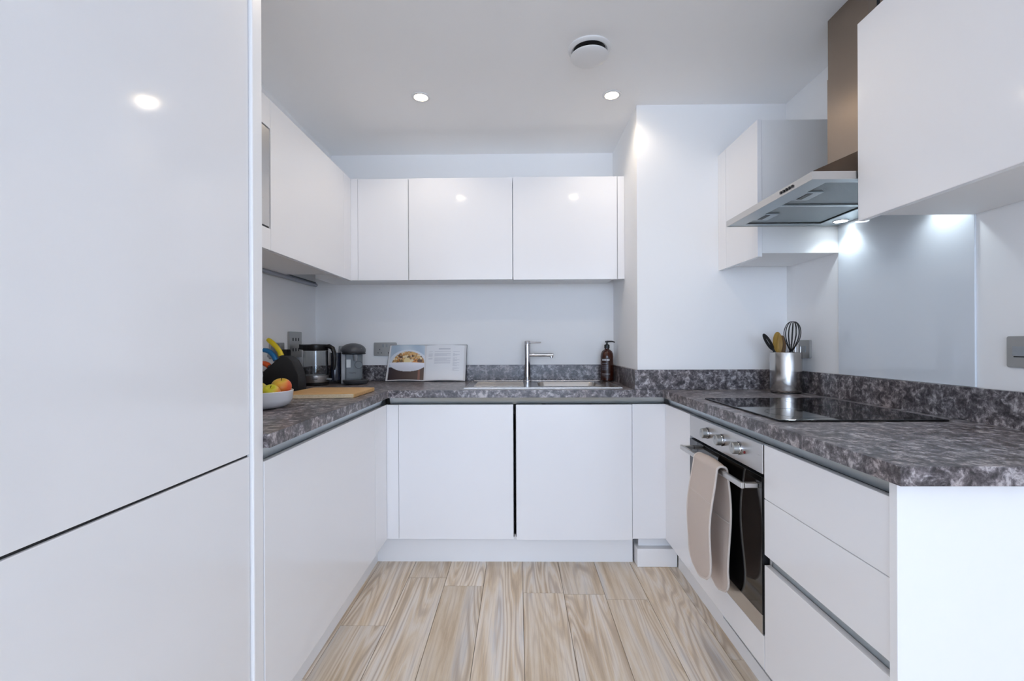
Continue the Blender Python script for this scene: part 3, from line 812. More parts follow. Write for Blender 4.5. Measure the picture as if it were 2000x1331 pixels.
obj('padded_band', gb, 'cloth', t, 60)
obj('binding', tube(loop + [loop[0]], 0.0042, 8, False), 'clothedge', t, 60)
obj('pocket_hem', tube(mouth, 0.0035, 8), 'clothedge', t, 60)
obj('seam', tube(seam, 0.0016, 6), 'clothedge', t, 60)

# ------------------------------------------------------------------ sink, tap, soap bottle
t = thing('sink', 'inset stainless steel sink with ridged drainer', 'sink', (0.13, 2.745, WT))
ZS = WT + 0.0035
sh = bm_new()
sheet_xs = [SX0, SX0 + 0.012, BX0, BX1, SX1 - 0.012, SX1]; sheet_ys = [SY0, SY0 + 0.010, BY0, BY1, SY1 - 0.010, SY1]
add_cells(sh, sheet_xs, sheet_ys, lambda x, y: not (BX0 < x < BX1 and BY0 < y < BY1), WT + 0.0002, ZS)
add_box(sh, SX0 + 0.012, SX1 - 0.012, SY0 + 0.002, SY0 + 0.008, ZS, ZS + 0.0022, 0.0008)
add_box(sh, SX0 + 0.012, SX1 - 0.012, SY1 - 0.008, SY1 - 0.002, ZS, ZS + 0.0022, 0.0008)
add_box(sh, SX0 + 0.003, SX0 + 0.009, SY0 + 0.012, SY1 - 0.012, ZS, ZS + 0.0022, 0.0008)
add_box(sh, SX1 - 0.009, SX1 - 0.003, SY0 + 0.012, SY1 - 0.055, ZS, ZS + 0.0022, 0.0008)
sht = obj('sheet', sh, 'sinksteel', t)
for k in range(9):
    y = 2.60 + 0.032 * k
    obj('drainer_ridge', box(-0.245, 0.03, y, y + 0.010, ZS, ZS + 0.0028, 0.0012), 'sinksteel', sht)
bw = bm_new()
rr = []
prof = [(0.0, ZS - 0.0005), (0.002, ZS - 0.006), (0.012, WT - 0.06), (0.022, WT - 0.14), (0.045, WT - 0.155)]
cx_, cy__ = (BX0 + BX1) / 2, (BY0 + BY1) / 2
for ins, z in prof:
    rr.append([bw.verts.new((cx_ + x, cy__ + y, z)) for x, y in rounded_rect(BX1 - BX0 - 2 * ins, BY1 - BY0 - 2 * ins, 0.045, 6)])
n = len(rr[0])
# gusset between the square cut-out and the rounded bowl mouth
for Aq, Bq in zip(rr[:-1], rr[1:]):
    for k in range(n): bw.faces.new([Aq[k], Aq[(k + 1) % n], Bq[(k + 1) % n], Bq[k]])
bw.faces.new(rr[-1])
for i, (cxn, cyn) in enumerate(((BX1, BY1), (BX0, BY1), (BX0, BY0), (BX1, BY0))):
    cv = bw.verts.new((cxn, cyn, ZS - 0.0005))
    for k in range(6): bw.faces.new([cv, rr[0][i * 7 + k], rr[0][i * 7 + k + 1]])
obj('bowl', bw, 'sinksteel', t, 50)
obj('waste', lathe([(0, 0.002), (0.035, 0.002), (0.04, 0), (0, 0)], (cx_, cy__, WT - 0.155), 24), 'chrome', t, 40)

t = thing('tap', 'chrome single-lever mixer tap behind the sink', 'tap', (0.057, 2.935, ZS))
obj('base_ring', lathe([(0, 0), (0.025, 0), (0.025, 0.006), (0.021, 0.010), (0, 0.010)], (0.057, 2.935, ZS), 32), 'chrome', t, 40)
obj('body', lathe([(0, 0.010), (0.0185, 0.010), (0.0185, 0.222), (0.0175, 0.2225), (0.0175, 0.2245), (0.0185, 0.225), (0.0185, 0.246), (0.016, 0.250), (0, 0.251)], (0.057, 2.935, ZS), 32), 'chrome', t, 40)
spd = Vector((0.975, -0.22, 0)).normalized()
o_ = Vector((0.057, 2.935, 1.082))
sp = obj('spout', tube([o_ + spd * 0.012, o_ + spd * 0.158, o_ + spd * 0.164], [0.0115, 0.0115, 0.009], 20), 'chrome', t, 40)
obj('aerator', lathe([(0, -0.020), (0.009, -0.020), (0.0095, -0.006), (0, -0.006)], tuple(o_ + spd * 0.150), 20), 'chrome', sp, 40)
o2 = Vector((0.057, 2.935, 1.157))
obj('lever', tube([o2 + spd * 0.015, o2 + spd * 0.050 + Vector((0, 0, 0.001)), o2 + spd * 0.086 + Vector((0, 0, 0.002))], [0.0055, 0.0045, 0.0045], 12), 'chrome', t, 40)

t = thing('soap_bottle', 'amber pump soap bottle with white print in the sink corner', 'bottle', (0.552, 2.945, ZS))
bc = (0.552, 2.9445, ZS + 0.0024)
obj('body', lathe([(0, 0), (0.036, 0), (0.0395, 0.004), (0.0395, 0.150), (0.037, 0.168), (0.030, 0.183), (0.018, 0.192), (0.0135, 0.196), (0.0135, 0.204), (0, 0.204)], bc, 40), 'water', t, 40)
cap = obj('pump', lathe([(0, 0.200), (0.0165, 0.200), (0.0165, 0.220), (0.012, 0.224), (0.006, 0.226), (0.006, 0.236), (0.011, 0.237), (0.011, 0.246), (0, 0.247)], bc, 24), 'blackpl', t, 40)
obj('nozzle', tube([(bc[0], bc[1], bc[2] + 0.2425), (bc[0] + 0.030, bc[1] - 0.012, bc[2] + 0.2425), (bc[0] + 0.046, bc[1] - 0.018, bc[2] + 0.238)], [0.0055, 0.0045, 0.0035], 10), 'blackpl', cap, 40)
def soap_col(u, v):
    amber = (0.030, 0.010, 0.006, 1); white = (0.62, 0.64, 0.68, 1); grey = (0.16, 0.17, 0.21, 1)
    if 0.86 < v < 0.93 and 0.10 < u < 0.90: return white if int(u * 34) % 5 != 4 else amber
    if 0.70 < v < 0.735 and 0.10 < u < 0.62: return grey
    for a in (0.60, 0.55, 0.50, 0.45, 0.40):
        if a < v < a + 0.022 and 0.08 < u < 0.78 - 0.2 * (a == 0.40): return grey if int(u * 40) % 6 else amber
    if 0.20 < v < 0.222 and 0.06 < u < 0.94: return white
    if 0.12 < v < 0.14 and 0.1 < u < 0.5: return grey
    return amber
lb = print_grid(bm_new(), 60, 110, lambda u, v: (bc[0] + 0.0398 * sin(-1.15 + 1.55 * u), bc[1] - 0.0398 * cos(-1.15 + 1.55 * u), bc[2] + 0.015 + 0.128 * v), soap_col)
obj('printed_label', lb, 'prtg', t, 60)

# ------------------------------------------------------------------ cookbook
t = thing('cookbook', 'open cookbook with a noodle bowl photo leaning on the wall', 'book', (-0.585, 2.98, WT))
BZ = WT + 0.0008
lean = 0.062 / 0.236
def book_pt(x, h, off):                                  # x along, h up the page, off towards the camera
    return (x, 2.968 + h * lean - off, BZ + h + off * lean * 0.5)
XA, XS, XE = -0.838, -0.592, -0.335
Hb = 0.231
cv = bm_new()
add_prism(cv, [book_pt(XA - 0.004, 0, -0.002), book_pt(XS, 0, -0.005), book_pt(XS, Hb, -0.005), book_pt(XA + 0.014, Hb, -0.002)], (0, -0.003, 0))
add_prism(cv, [book_pt(XS, 0, -0.005), book_pt(XE + 0.004, 0, -0.002), book_pt(XE + 0.008, Hb, -0.002), book_pt(XS, Hb, -0.005)], (0, -0.003, 0))
obj('cover', cv, 'cover', t)
def page_off(u, side):                                   # page swell: high near the spine
    return 0.004 + 0.014 * (sin(pi * min(1.0, u * 1.05)) ** 0.8) * (1.0 if side else 0.9)
for side, (xa, xb) in ((0, (XS, XA)), (1, (XS, XE))):
    pb_ = bm_new()
    N_ = 16
    top, bot = [], []
    for k in range(N_ + 1):
        u = k / N_
        off = page_off(u, side)
        def X(h): return xa + (xb - xa) * u + (0.016 * u * h / Hb if not side else 0.006 * u * h / Hb)
        bulge = 0.004 * sin(pi * u)
        a_, b_, c_, d_ = (pb_.verts.new(book_pt(X(0), 0.003 + bulge, off)), pb_.verts.new(book_pt(X(Hb), Hb - 0.003, off)),
                          pb_.verts.new(book_pt(X(Hb), Hb - 0.003, 0.0013)), pb_.verts.new(book_pt(X(0), 0.003, 0.0013)))
        top.append((a_, b_, c_, d_))
    for A_, B_ in zip(top[:-1], top[1:]):
        for k in range(4): pb_.faces.new([A_[k], B_[k], B_[(k + 1) % 4], A_[(k + 1) % 4]])
    pb_.faces.new(top[0]); pb_.faces.new(top[-1])
    pg = obj('page_block', pb_, 'paper', t, 40)
    rnd = random.Random(5)
    blobs = [(rnd.uniform(0.12, 0.92), rnd.uniform(0.38, 0.82), rnd.uniform(0.018, 0.05), rnd.choice([(0.55, 0.30, 0.10), (0.70, 0.42, 0.16), (0.12, 0.06, 0.04), (0.80, 0.66, 0.42), (0.35, 0.16, 0.05), (0.72, 0.26, 0.05), (0.20, 0.12, 0.05), (0.84, 0.72, 0.52)])) for _ in range(230)]
    def photo(u, v):                                     # u from left, v up
        ex, ey = (u - 0.54) / 0.53, (v - 0.53)
        # bowl body
        if v < 0.5 and ex * ex + (ey / 0.30) ** 2 < 1 and v > 0.20:
            s = 0.62 + 0.25 * (v - 0.2) / 0.3
            return (s, s, s * 1.08, 1)
        rim = ex * ex + ((v - 0.53) / (0.17 if v < 0.53 else 0.33)) ** 2
        food = ((u - 0.55) / 0.45) ** 2 + ((v - 0.50) / (0.12 if v < 0.50 else 0.31)) ** 2
        if food < 1:
            c = (0.42, 0.22, 0.07)
            for bx, by, br, bc_ in blobs:
                if (u - bx) ** 2 + ((v - by) * 1.1) ** 2 < br * br: c = bc_
            if (u - 0.52) ** 2 + (v - 0.54) ** 2 < 0.008: c = (0.82, 0.66, 0.34)
            return c + (1,)
        if rim < 1: return (0.70, 0.74, 0.80, 1)
        if v < 0.36:
            if u > 0.80 and abs(u - 0.87) < 0.03: return (0.22, 0.09, 0.06, 1)
            return (0.035 + 0.05 * u, 0.022 + 0.025 * u, 0.028, 1)
        k_ = 0.5 + 0.5 * sin(u * 9 + v * 4)
        return (0.42 + 0.16 * k_, 0.52 + 0.14 * k_, 0.62 + 0.10 * k_, 1)
    def words(u, v):
        p_ = (0.84, 0.845, 0.86, 1); ink = (0.58, 0.59, 0.63, 1)
        if 0.865 < v < 0.895 and 0.33 < u < 0.62: return ink
        for r_ in range(26):
            y_ = 0.80 - 0.026 * r_
            if y_ < v < y_ + 0.010:
                if 0.70 < u < 0.86 and r_ < 22: return ink if u < 0.86 - 0.06 * ((r_ * 7) % 3) else p_
                if 0.22 < u < 0.64 and r_ < 14: return ink if u < 0.64 - 0.10 * (r_ % 5 == 4) else p_
                if 0.07 < u < 0.17 and r_ < 9: return ink
        return p_
    def pos(u, v, side=side, xa=xa, xb=xb):
        if side == 0: uu = 1 - u
        else: uu = u
        uu = 0.02 + 0.95 * uu
        h = 0.008 + 0.004 * sin(pi * uu) + (Hb - 0.014) * v
        x = xa + (xb - xa) * uu + ((0.016 if side == 0 else 0.006) * uu * h / Hb)
        return book_pt(x, h, page_off(uu, side) + 0.0006)
    obj('printed_page', print_grid(bm_new(), 84, 84, pos, photo if side == 0 else words), 'prt', pg, 40)

# ------------------------------------------------------------------ kettle
KX, KY, KZ = -1.182, 2.742, WT + 0.0005
t = thing('kettle', 'glass kettle with black lid and handle on a steel base', 'kettle', (KX, KY, KZ))
obj('power_base', lathe([(0, 0), (0.070, 0), (0.072, 0.004), (0.072, 0.014), (0.066, 0.017), (0, 0.017)], (KX, KY, KZ), 40), 'blackpl', t, 40)
obj('steel_base', lathe([(0, 0.0175), (0.0695, 0.0175), (0.0705, 0.020), (0.0705, 0.058), (0.067, 0.060), (0, 0.060)], (KX, KY, KZ), 48), 'steel', t, 40)
obj('switch_tab', box(KX + 0.066, KX + 0.092, KY - 0.012, KY + 0.012, KZ + 0.030, KZ + 0.040, 0.002), 'greylt', t)
obj('glass_jug', lathe([(0.0685, 0.0605), (0.0700, 0.066), (0.0685, 0.12), (0.0655, 0.200), (0.0635, 0.200), (0.0665, 0.12), (0.068, 0.067), (0.0665, 0.0605)], (KX, KY, KZ), 48, close=True), 'clear', t, 40)
obj('lid_collar', lathe([(0, 0.2005), (0.0670, 0.2005), (0.0690, 0.204), (0.0690, 0.232), (0.064, 0.237), (0, 0.238)], (KX, KY, KZ), 48), 'blackpl', t, 40)
obj('lid_button', lathe([(0, 0.2385), (0.024, 0.2385), (0.022, 0.2405), (0, 0.241)], (KX, KY, KZ), 24), 'steel', t, 40)
obj('spout', prism([(KX - 0.060, KY - 0.030, KZ + 0.205), (KX - 0.060, KY + 0.026, KZ + 0.205), (KX - 0.060, KY + 0.026, KZ + 0.234), (KX - 0.060, KY - 0.030, KZ + 0.234)], (-0.024, 0.0, 0.004)), 'blackpl', t)
hp = [(0.055, 0.222), (0.085, 0.226), (0.106, 0.214), (0.114, 0.190), (0.117, 0.160), (0.116, 0.120), (0.112, 0.090)]
obj('handle', tube([(KX + x * 0.99, KY - x * 0.12, KZ + z) for x, z in hp], [0.016, 0.016, 0.0155, 0.014, 0.013, 0.012, 0.009], 14, True, 0.8), 'blackpl', t, 50)
obj('hinge_strip', box(KX + 0.0635, KX + 0.0695, KY - 0.016, KY + 0.010, KZ + 0.061, KZ + 0.20, 0.002), 'blackpl', t)
obj('level_mark', box(KX + 0.012, KX + 0.040, KY - 0.0722, KY - 0.0712, KZ + 0.038, KZ + 0.0405), 'greydk', t)

# ------------------------------------------------------------------ pod coffee machine
t = thing('coffee_machine', 'compact grey pod coffee machine between kettle and cookbook', 'coffee machine', (-1.03, 2.87, WT))
rot = Matrix.Translation((-1.022, 2.880, WT)) @ Matrix.Rotation(math.radians(27), 4, 'Z')   # local -Y is its front
bp_ = [(x, y) for x, y in rounded_rect(0.125, 0.150, 0.03, 6)]
obj('body', prism([(x + 0.0, y + 0.035, 0.002) for x, y in bp_], (0, 0, 0.205)), 'greylt', t, 40, rot)
obj('water_tank', prism([(x - 0.092, y + 0.035, 0.022) for x, y in rounded_rect(0.055, 0.125, 0.02, 5)], (0, 0, 0.165)), 'tank', t, 40, rot)
obj('side_shell', prism([(-0.064, y + 0.025, z) for y, z in [(-0.075, 0.002), (0.078, 0.002), (0.078, 0.19), (0.055, 0.225), (-0.03, 0.228), (-0.065, 0.205), (-0.078, 0.17)]], (0.022, 0, 0)), 'greylt', t, 40, rot)
obj('front_panel', prism([(x + 0.006, y - 0.030, 0.030) for x, y in rounded_rect(0.108, 0.055, 0.018, 6)], (0, 0, 0.160)), 'greymid', t, 40, rot)
hdm = bm_new()
bmesh.ops.create_uvsphere(hdm, u_segments=32, v_segments=16, radius=1.0)
for v_ in hdm.verts:
    if v_.co.z < -0.35: v_.co.z = -0.35 + (v_.co.z + 0.35) * 0.25
bmesh.ops.transform(hdm, matrix=Matrix.Translation((0.008, -0.022, 0.200)) @ Matrix.Diagonal((0.074, 0.090, 0.044, 1)), verts=hdm.verts)
hd_ = obj('brew_head', hdm, 'greydk', t, 60, rot)
obj('head_band', lathe([(0.070, 0.186), (0.0735, 0.184), (0.0735, 0.180), (0.066, 0.176), (0.050, 0.176), (0.050, 0.186)], (0.008, -0.024, 0), 36, close=True), 'blackpl', t, 40, rot)
obj('spout', lathe([(0, 0.138), (0.009, 0.138), (0.013, 0.160), (0.016, 0.178), (0, 0.178)], (0.014, -0.066, 0), 20), 'greylt', t, 40, rot)
obj('drip_tray', lathe([(0, 0.002), (0.062, 0.002), (0.072, 0.012), (0.075, 0.024), (0.071, 0.027), (0.066, 0.022), (0, 0.022)], (0.014, -0.088, 0), 40), 'greydk', t, 40, rot)
bt = obj('start_button', lathe([(0, -0.001), (0.021, -0.001), (0.021, 0.002), (0, 0.002)], (0.034, -0.0580, 0.113), 32, 'Y'), 'greymid', t, 40, rot)
obj('button_ring', lathe([(0.021, -0.002), (0.0228, -0.002), (0.0228, 0.001), (0.021, 0.001)], (0.034, -0.0580, 0.113), 32, 'Y', True), 'blackpl', bt, 40, rot)
obj('sticker', box(-0.036, -0.012, -0.0585, -0.0576, 0.098, 0.146), 'sticker', t, None, rot)
def text_mesh(name, body, size, mat, parent, mtx):
    cu = bpy.data.curves.new(name, 'FONT'); cu.body = body; cu.size = size; cu.align_x = 'CENTER'; cu.extrude = 0.0003
    tmp = bpy.data.objects.new(name, cu); C.objects.link(tmp)
    bpy.context.view_layer.update()
    me = bpy.data.meshes.new_from_object(tmp.evaluated_get(bpy.context.evaluated_depsgraph_get()))
    bpy.data.objects.remove(tmp)
    bm = bmesh.new(); bm.from_mesh(me)
    return obj(name, bm, mat, parent, None, mtx)
up_ = Matrix.Rotation(pi / 2, 4, 'X')
text_mesh('lettering', 'TASSIMO', 0.0105, 'blackpl', t, rot @ Matrix.Translation((-0.002, -0.0580, 0.062)) @ up_)
text_mesh('lettering', 'BOSCH', 0.0130, 'sticker', t, rot @ Matrix.Translation((0.026, -0.1015, 0.206)) @ Matrix.Rotation(0.24, 4, 'Z') @ Matrix.Rotation(-0.30, 4, 'X') @ up_)

# ------------------------------------------------------------------ knife block and knives
KB = [(-1.262, WT + 0.0005), (-1.088, WT + 0.0005), (-1.086, 0.965), (-1.092, 1.000), (-1.104, 1.038), (-1.122, 1.070), (-1.142, 1.088), (-1.160, 1.0955), (-1.176, 1.094), (-1.264, 1.020)]
t = thing('knife_block', 'black rounded knife block against the left wall', 'knife block', (-1.175, 2.36, WT))
kb = prism([(x, 2.325, z) for x, z in KB], (0, 0.085, 0))
bmesh.ops.bevel(kb, geom=list(kb.edges), offset=0.004, segments=2, affect='EDGES', profile=0.5, clamp_overlap=True)
obj('block', kb, 'blackmat', t, 40)
def knife(label, path, rad, mat, hole=False):
    k = thing('knife', label, 'knife', path[0], 'coloured knives in the black block')
    obj('handle', tube(path, [r_ * 1.08 for r_ in rad], 14, True, 0.9), mat, k, 50)
    p0 = Vector(path[0]); d = (Vector(path[0]) - Vector(path[1])).normalized()
    obj('collar', tube([p0 + d * 0.001, p0 + d * 0.006], rad[0] * 0.9, 12, True, 0.6), 'greydk', k, 50)
    if hole: 
        e = Vector(path[-2]); obj('hanging_hole', tube([e + Vector((0, -0.0085, 0)), e + Vector((0, -0.0065, 0))], 0.004, 10), 'stem', k)
def kpath(pts, y): return [(x, y, z) for x, z in pts]
knife('knife with a bright yellow handle in the black block', kpath([(-1.181, 1.096), (-1.190, 1.118), (-1.206, 1.140), (-1.226, 1.160), (-1.242, 1.173), (-1.250, 1.178)], 2.340), [0.0135, 0.0125, 0.0125, 0.0125, 0.0125, 0.009], 'yellow', True)
knife('knife with a curved blue handle in the black block', kpath([(-1.206, 1.074), (-1.217, 1.096), (-1.232, 1.113), (-1.250, 1.122), (-1.268, 1.125)], 2.336), [0.0135, 0.013, 0.0125, 0.0125, 0.011], 'blue')
knife('knife with a pale grey handle in the black block', kpath([(-1.226, 1.060), (-1.236, 1.082), (-1.252, 1.094), (-1.270, 1.098)], 2.385), [0.0125, 0.013, 0.0125, 0.011], 'greyh')
knife('knife with an orange handle in the black block', kpath([(-1.240, 1.045), (-1.248, 1.052), (-1.262, 1.058), (-1.272, 1.060)], 2.334), [0.0135, 0.0135, 0.013, 0.011], 'orange')

# ------------------------------------------------------------------ chopping board
bd = [(-0.7265, 2.083), (-0.7285, 2.385), (-1.040, 2.392), (-1.062, 2.040)]
t = thing('chopping_board', 'beech chopping board on the left worktop', 'chopping board', (-0.88, 2.23, WT))
bb = prism([(x, y, WT + 0.0005) for x, y in bd], (0, 0, 0.0185))
bmesh.ops.bevel(bb, geom=[e for e in bb.edges], offset=0.003, segments=2, affect='EDGES', profile=0.5)
obj('board', bb, 'board', t)
fe = [Vector((x, y, WT + 0.0013)) for x, y in (bd[3], bd[0])]
dv = (fe[1] - fe[0]).normalized(); nv = Vector((dv.y, -dv.x, 0))
obj('end_grain_strip', prism([fe[0] + dv * 0.004 + nv * 0.0003, fe[1] - dv * 0.004 + nv * 0.0003, fe[1] - dv * 0.004 + nv * 0.0011, fe[0] + dv * 0.004 + nv * 0.0011], (0, 0, 0.0165)), 'boardend', t)

# ------------------------------------------------------------------ fruit bowl
FX, FY = -0.990, 1.775
t = thing('fruit_bowl', 'white ceramic fruit bowl beside the fridge housing', 'bowl', (FX, FY, WT))
obj('bowl', lathe([(0, 0.0005), (0.088, 0.0005), (0.102, 0.004), (0.115, 0.014), (0.123, 0.030), (0.127, 0.063), (0.1255, 0.0645), (0.123, 0.063), (0.118, 0.032), (0.108, 0.018), (0.085, 0.010), (0, 0.009)], (FX, FY, WT), 64), 'ceramic', t, 50)
def apple(label, c, r_, base, blush, axis, amt, tilt=0.3, flat=0.92):
    k = thing('apple', label, 'apple', (c[0], c[1], c[2] - r_ * flat), 'apples in the fruit bowl')
    bm = bm_new(); n = 16
    prof_ = []
    for i in range(n + 1):
        a = pi * i / n
        rr_ = r_ * sin(a) * (1.0 + 0.06 * cos(a))
        zz = r_ * flat * cos(a) - 0.22 * r_ * math.exp(-((a) / 0.33) ** 2) + 0.12 * r_ * math.exp(-((pi - a) / 0.3) ** 2)
        prof_.append((max(rr_, 0) if 0 < i < n else 0, zz))
    add_lathe(bm, prof_, (0, 0, 0), 32)
    mt = Matrix.Translation(c) @ Matrix.Rotation(tilt, 4, Vector((1, 0.4, 0)))
    obj('flesh', bm, apple_mat('apple_skin', base, blush, axis, amt), k, 60, mt)
    obj('stalk', tube([(0, 0, r_ * 0.62), (0.001, 0, r_ * 0.85), (0.003, 0.001, r_ * 1.02)], [0.0012, 0.0012, 0.0016], 6), 'stem', k, None, mt)
apple('yellow-green apple at the front of the fruit bowl', (-0.917, 1.738, WT + 0.058), 0.034, (200, 194, 44), (214, 120, 44), (0.9, 0.3, 0.2), 1.25, 0.55)
apple('orange-blushed apple behind the yellow-green one', (-0.915, 1.812, WT + 0.074), 0.037, (216, 180, 56), (222, 96, 48), (0.9, 0.1, -0.1), 0.85, 0.3)
apple('green apple partly hidden by the fridge housing', (-0.988, 1.772, WT + 0.060), 0.036, (176, 186, 56), (196, 150, 60), (0.3, 0.2, 0.6), 1.3, 0.2)
apple('small red apple low at the front of the fruit bowl', (-0.962, 1.702, WT + 0.048), 0.030, (170, 44, 36), (130, 22, 26), (0.2, -0.3, 0.6), 0.4, 0.3)
apple('yellow apple at the hidden back of the fruit bowl', (-1.028, 1.850, WT + 0.055), 0.037, (206, 186, 60), (214, 110, 52), (-0.5, 0.5, 0.1), 0.8, 0.3)

# ------------------------------------------------------------------ utensil pot
UX, UY, UR = 1.272, 2.262, 0.068
t = thing('utensil_pot', 'steel utensil pot behind the hob', 'pot', (UX, UY, WT))
obj('pot', lathe([(0, 0.004), (UR - 0.004, 0.004), (UR - 0.001, 0.008), (UR, 0.014), (UR, 0.190), (UR - 0.0005, 0.192), (UR - 0.002, 0.192), (UR - 0.002, 0.016), (UR - 0.006, 0.010), (0, 0.010)], (UX, UY, WT), 64), brushed('polished_pot_steel', (186, 182, 178), 0.17, (1, 1, 40), 0.05, 0.7), t, 40)
obj('foot_ring', lathe([(0, 0.0003), (UR - 0.004, 0.0003), (UR - 0.004, 0.004), (0, 0.004)], (UX, UY, WT), 48), 'blackpl', t, 40)
def V3(*a): return Vector(a)
# whisk
k = thing('whisk', 'black balloon whisk standing in the steel pot', 'whisk', (1.270, 2.262, WT + 0.011), 'utensils in the steel pot')
w0, wd = V3(1.268, 2.232, WT + 0.012), V3(0.020, -0.004, 0.327).normalized()
obj('handle', tube([w0, w0 + wd * 0.10, w0 + wd * 0.185], [0.010, 0.011, 0.009], 12), 'blackpl', k, 50)
wu = V3(1, 0, 0) - wd * wd.x; wu.normalize(); wv = wd.cross(wu)
for q in range(7):
    a = pi * q / 7 + 0.2
    dirv = wu * cos(a) + wv * sin(a)
    pts_ = []
    for i in range(33):
        s = i / 32.0; ph = pi * (s * 2 - 1)
        ll = 1 - abs(2 * s - 1)                           # 0 at the collar, 1 at the crown
        tt_ = max(0.0, (ll - 0.55) / 0.45)
        rad_ = 0.0310 * (sin(pi / 2 * ll / 0.55) ** 1.15 if ll < 0.55 else cos(tt_ * pi / 2))
        hh = 0.183 + 0.142 * (ll * 1.12 if ll < 0.55 else 0.616 + 0.384 * sin(tt_ * pi / 2))
        sg = -1 if s < 0.5 else 1
        pts_.append(w0 + wd * hh + dirv * (sg * (0.004 + rad_)) if ll < 0.999 else w0 + wd * hh)
    obj('wire_loop', tube(pts_, 0.0017, 6), 'blackpl', k, 60)
def spoon(name, label, base, tip, half_w, length, mat, thick=0.006, slot=False, face=V3(0, -1, 0)):
    k_ = thing(name, label, name.split('_')[-1], tuple(base), 'utensils in the steel pot')
    d = (tip - base).normalized(); Lk = (tip - base).length
    side = d.cross(face).normalized(); nrm_ = side.cross(d).normalized()
    obj('handle', tube([base, base + d * (Lk - length + 0.012)], [0.006, 0.0055], 10), mat, k_, 50)
    bm = bm_new(); NL, NW = 20, 12
    fr, bk = [], []
    for i in range(NL + 1):
        s = i / NL
        hw_ = half_w * max(0.16, sqrt(max(0.0, 1 - (2 * s - 1) ** 2)))
        rf, rb_ = [], []
        for j in range(NW + 1):
            q = -1 + 2 * j / NW
            dish = 0.007 * (1 - q * q) * sin(pi * s) if not slot else 0.0
            c = base + d * (Lk - length + length * s) + side * (q * hw_)
            rf.append(bm.verts.new(c - nrm_ * dish + nrm_ * thick * 0.4)); rb_.append(bm.verts.new(c - nrm_ * (dish + thick * 0.4)))
        fr.append(rf); bk.append(rb_)
    for i in range(NL):
        for j in range(NW):
            if slot and 7 <= i <= 13 and j in (5, 6): continue
            bm.faces.new([fr[i][j], fr[i][j + 1], fr[i + 1][j + 1], fr[i + 1][j]])
            bm.faces.new([bk[i][j], bk[i + 1][j], bk[i + 1][j + 1], bk[i][j + 1]])
        for j in (0, NW): bm.faces.new([fr[i][j], fr[i + 1][j], bk[i + 1][j], bk[i][j]])
    for i in (0, NL):
        for j in range(NW): bm.faces.new([fr[i][j], fr[i][j + 1], bk[i][j + 1], bk[i][j]])
    if slot:
        for j in (5, 7):
            for i in range(7, 14): bm.faces.new([fr[i][j], fr[i + 1][j], bk[i + 1][j], bk[i][j]])
        for i in (7, 14):
            for j in (5, 6): bm.faces.new([fr[i][j], fr[i][j + 1], bk[i][j + 1], bk[i][j]])
    obj('head', bm, mat, k_, 50)
spoon('wooden_spoon', 'pale bamboo spoon standing upright in the steel pot', V3(1.262, 2.300, WT + 0.012), V3(1.250, 2.294, 1.2035), 0.0225, 0.105, 'spoon')
spoon('wooden_spoon', 'darker bamboo spoon beside the whisk in the steel pot', V3(1.284, 2.306, WT + 0.012), V3(1.283, 2.314, 1.187), 0.018, 0.100, 'spoon2')
spoon('slotted_spoon', 'black slotted spoon leaning left out of the steel pot', V3(1.327, 2.262, WT + 0.020), V3(1.166, 2.262, 1.194), 0.016, 0.092, 'blackpl', 0.005, True, V3(0.35, -0.9, 0))
k = thing('kitchen_tongs', 'steel loop-ended tongs at the right of the steel pot', 'tongs', (1.31, 2.27, WT + 0.012), 'utensils in the steel pot')
obj('arm', prism([(1.296, 2.297, WT + 0.012), (1.306, 2.297, WT + 0.012), (1.322, 2.297, 1.146), (1.296, 2.297, 1.148)], (0, 0.0015, 0)), 'steel', k)
lp_ = [V3(1.318 + 0.012 * cos(a), 2.241, 1.126 + 0.020 * sin(a)) for a in [pi * i / 12 for i in range(13)]]
obj('loop', tube([V3(1.306, 2.241, WT + 0.014)] + [V3(1.328, 2.241, 1.09)] + lp_ + [V3(1.306, 2.241, 1.09)], 0.0022, 8), 'chrome', k, 50)

# ------------------------------------------------------------------ sockets and switches
def plate(name, label, origin, uvec, nvec, w_, h_, dark=None, rockers=(), slots=(), th=0.009):
    """origin: plate centre on the wall; uvec along the wall, nvec out of the wall."""
    U_, N_ = Vector(uvec), Vector(nvec); O = Vector(origin)
    t_ = thing(name, label, 'socket' if 'socket' in name else 'switch', tuple(O - Vector((0, 0, h_ / 2))))
    fp = obj('face_plate', prism([O + U_ * x + Vector((0, 0, z)) for x, z in rounded_rect(w_, h_, 0.006, 4)], N_ * th), 'nickel', t_, 40)
    for (x, z, a, b_) in rockers:
        obj('rocker', prism([O + N_ * th + U_ * (x + sx * a / 2) + Vector((0, 0, z + sz * b_ / 2)) for sx, sz in ((-1, -1), (1, -1), (1, 1), (-1, 1))], N_ * 0.003), 'greylt', fp)
    for (x, z, a, b_) in slots:
        obj('pin_slot', prism([O + N_ * (th + 0.0001) + U_ * (x + sx * a / 2) + Vector((0, 0, z + sz * b_ / 2)) for sx, sz in ((-1, -1), (1, -1), (1, 1), (-1, 1))], N_ * 0.0006), 'dark', fp)
    return t_
pins = [(cx0 + dx, dz, a, b_) for cx0 in (-0.034, 0.034) for dx, dz, a, b_ in ((0, 0.010, 0.004, 0.009), (-0.011, -0.012, 0.007, 0.004), (0.011, -0.012, 0.007, 0.004))]
dz_r = [(-0.012, 0.028, 0.011, 0.016), (0.012, 0.028, 0.011, 0.016)]
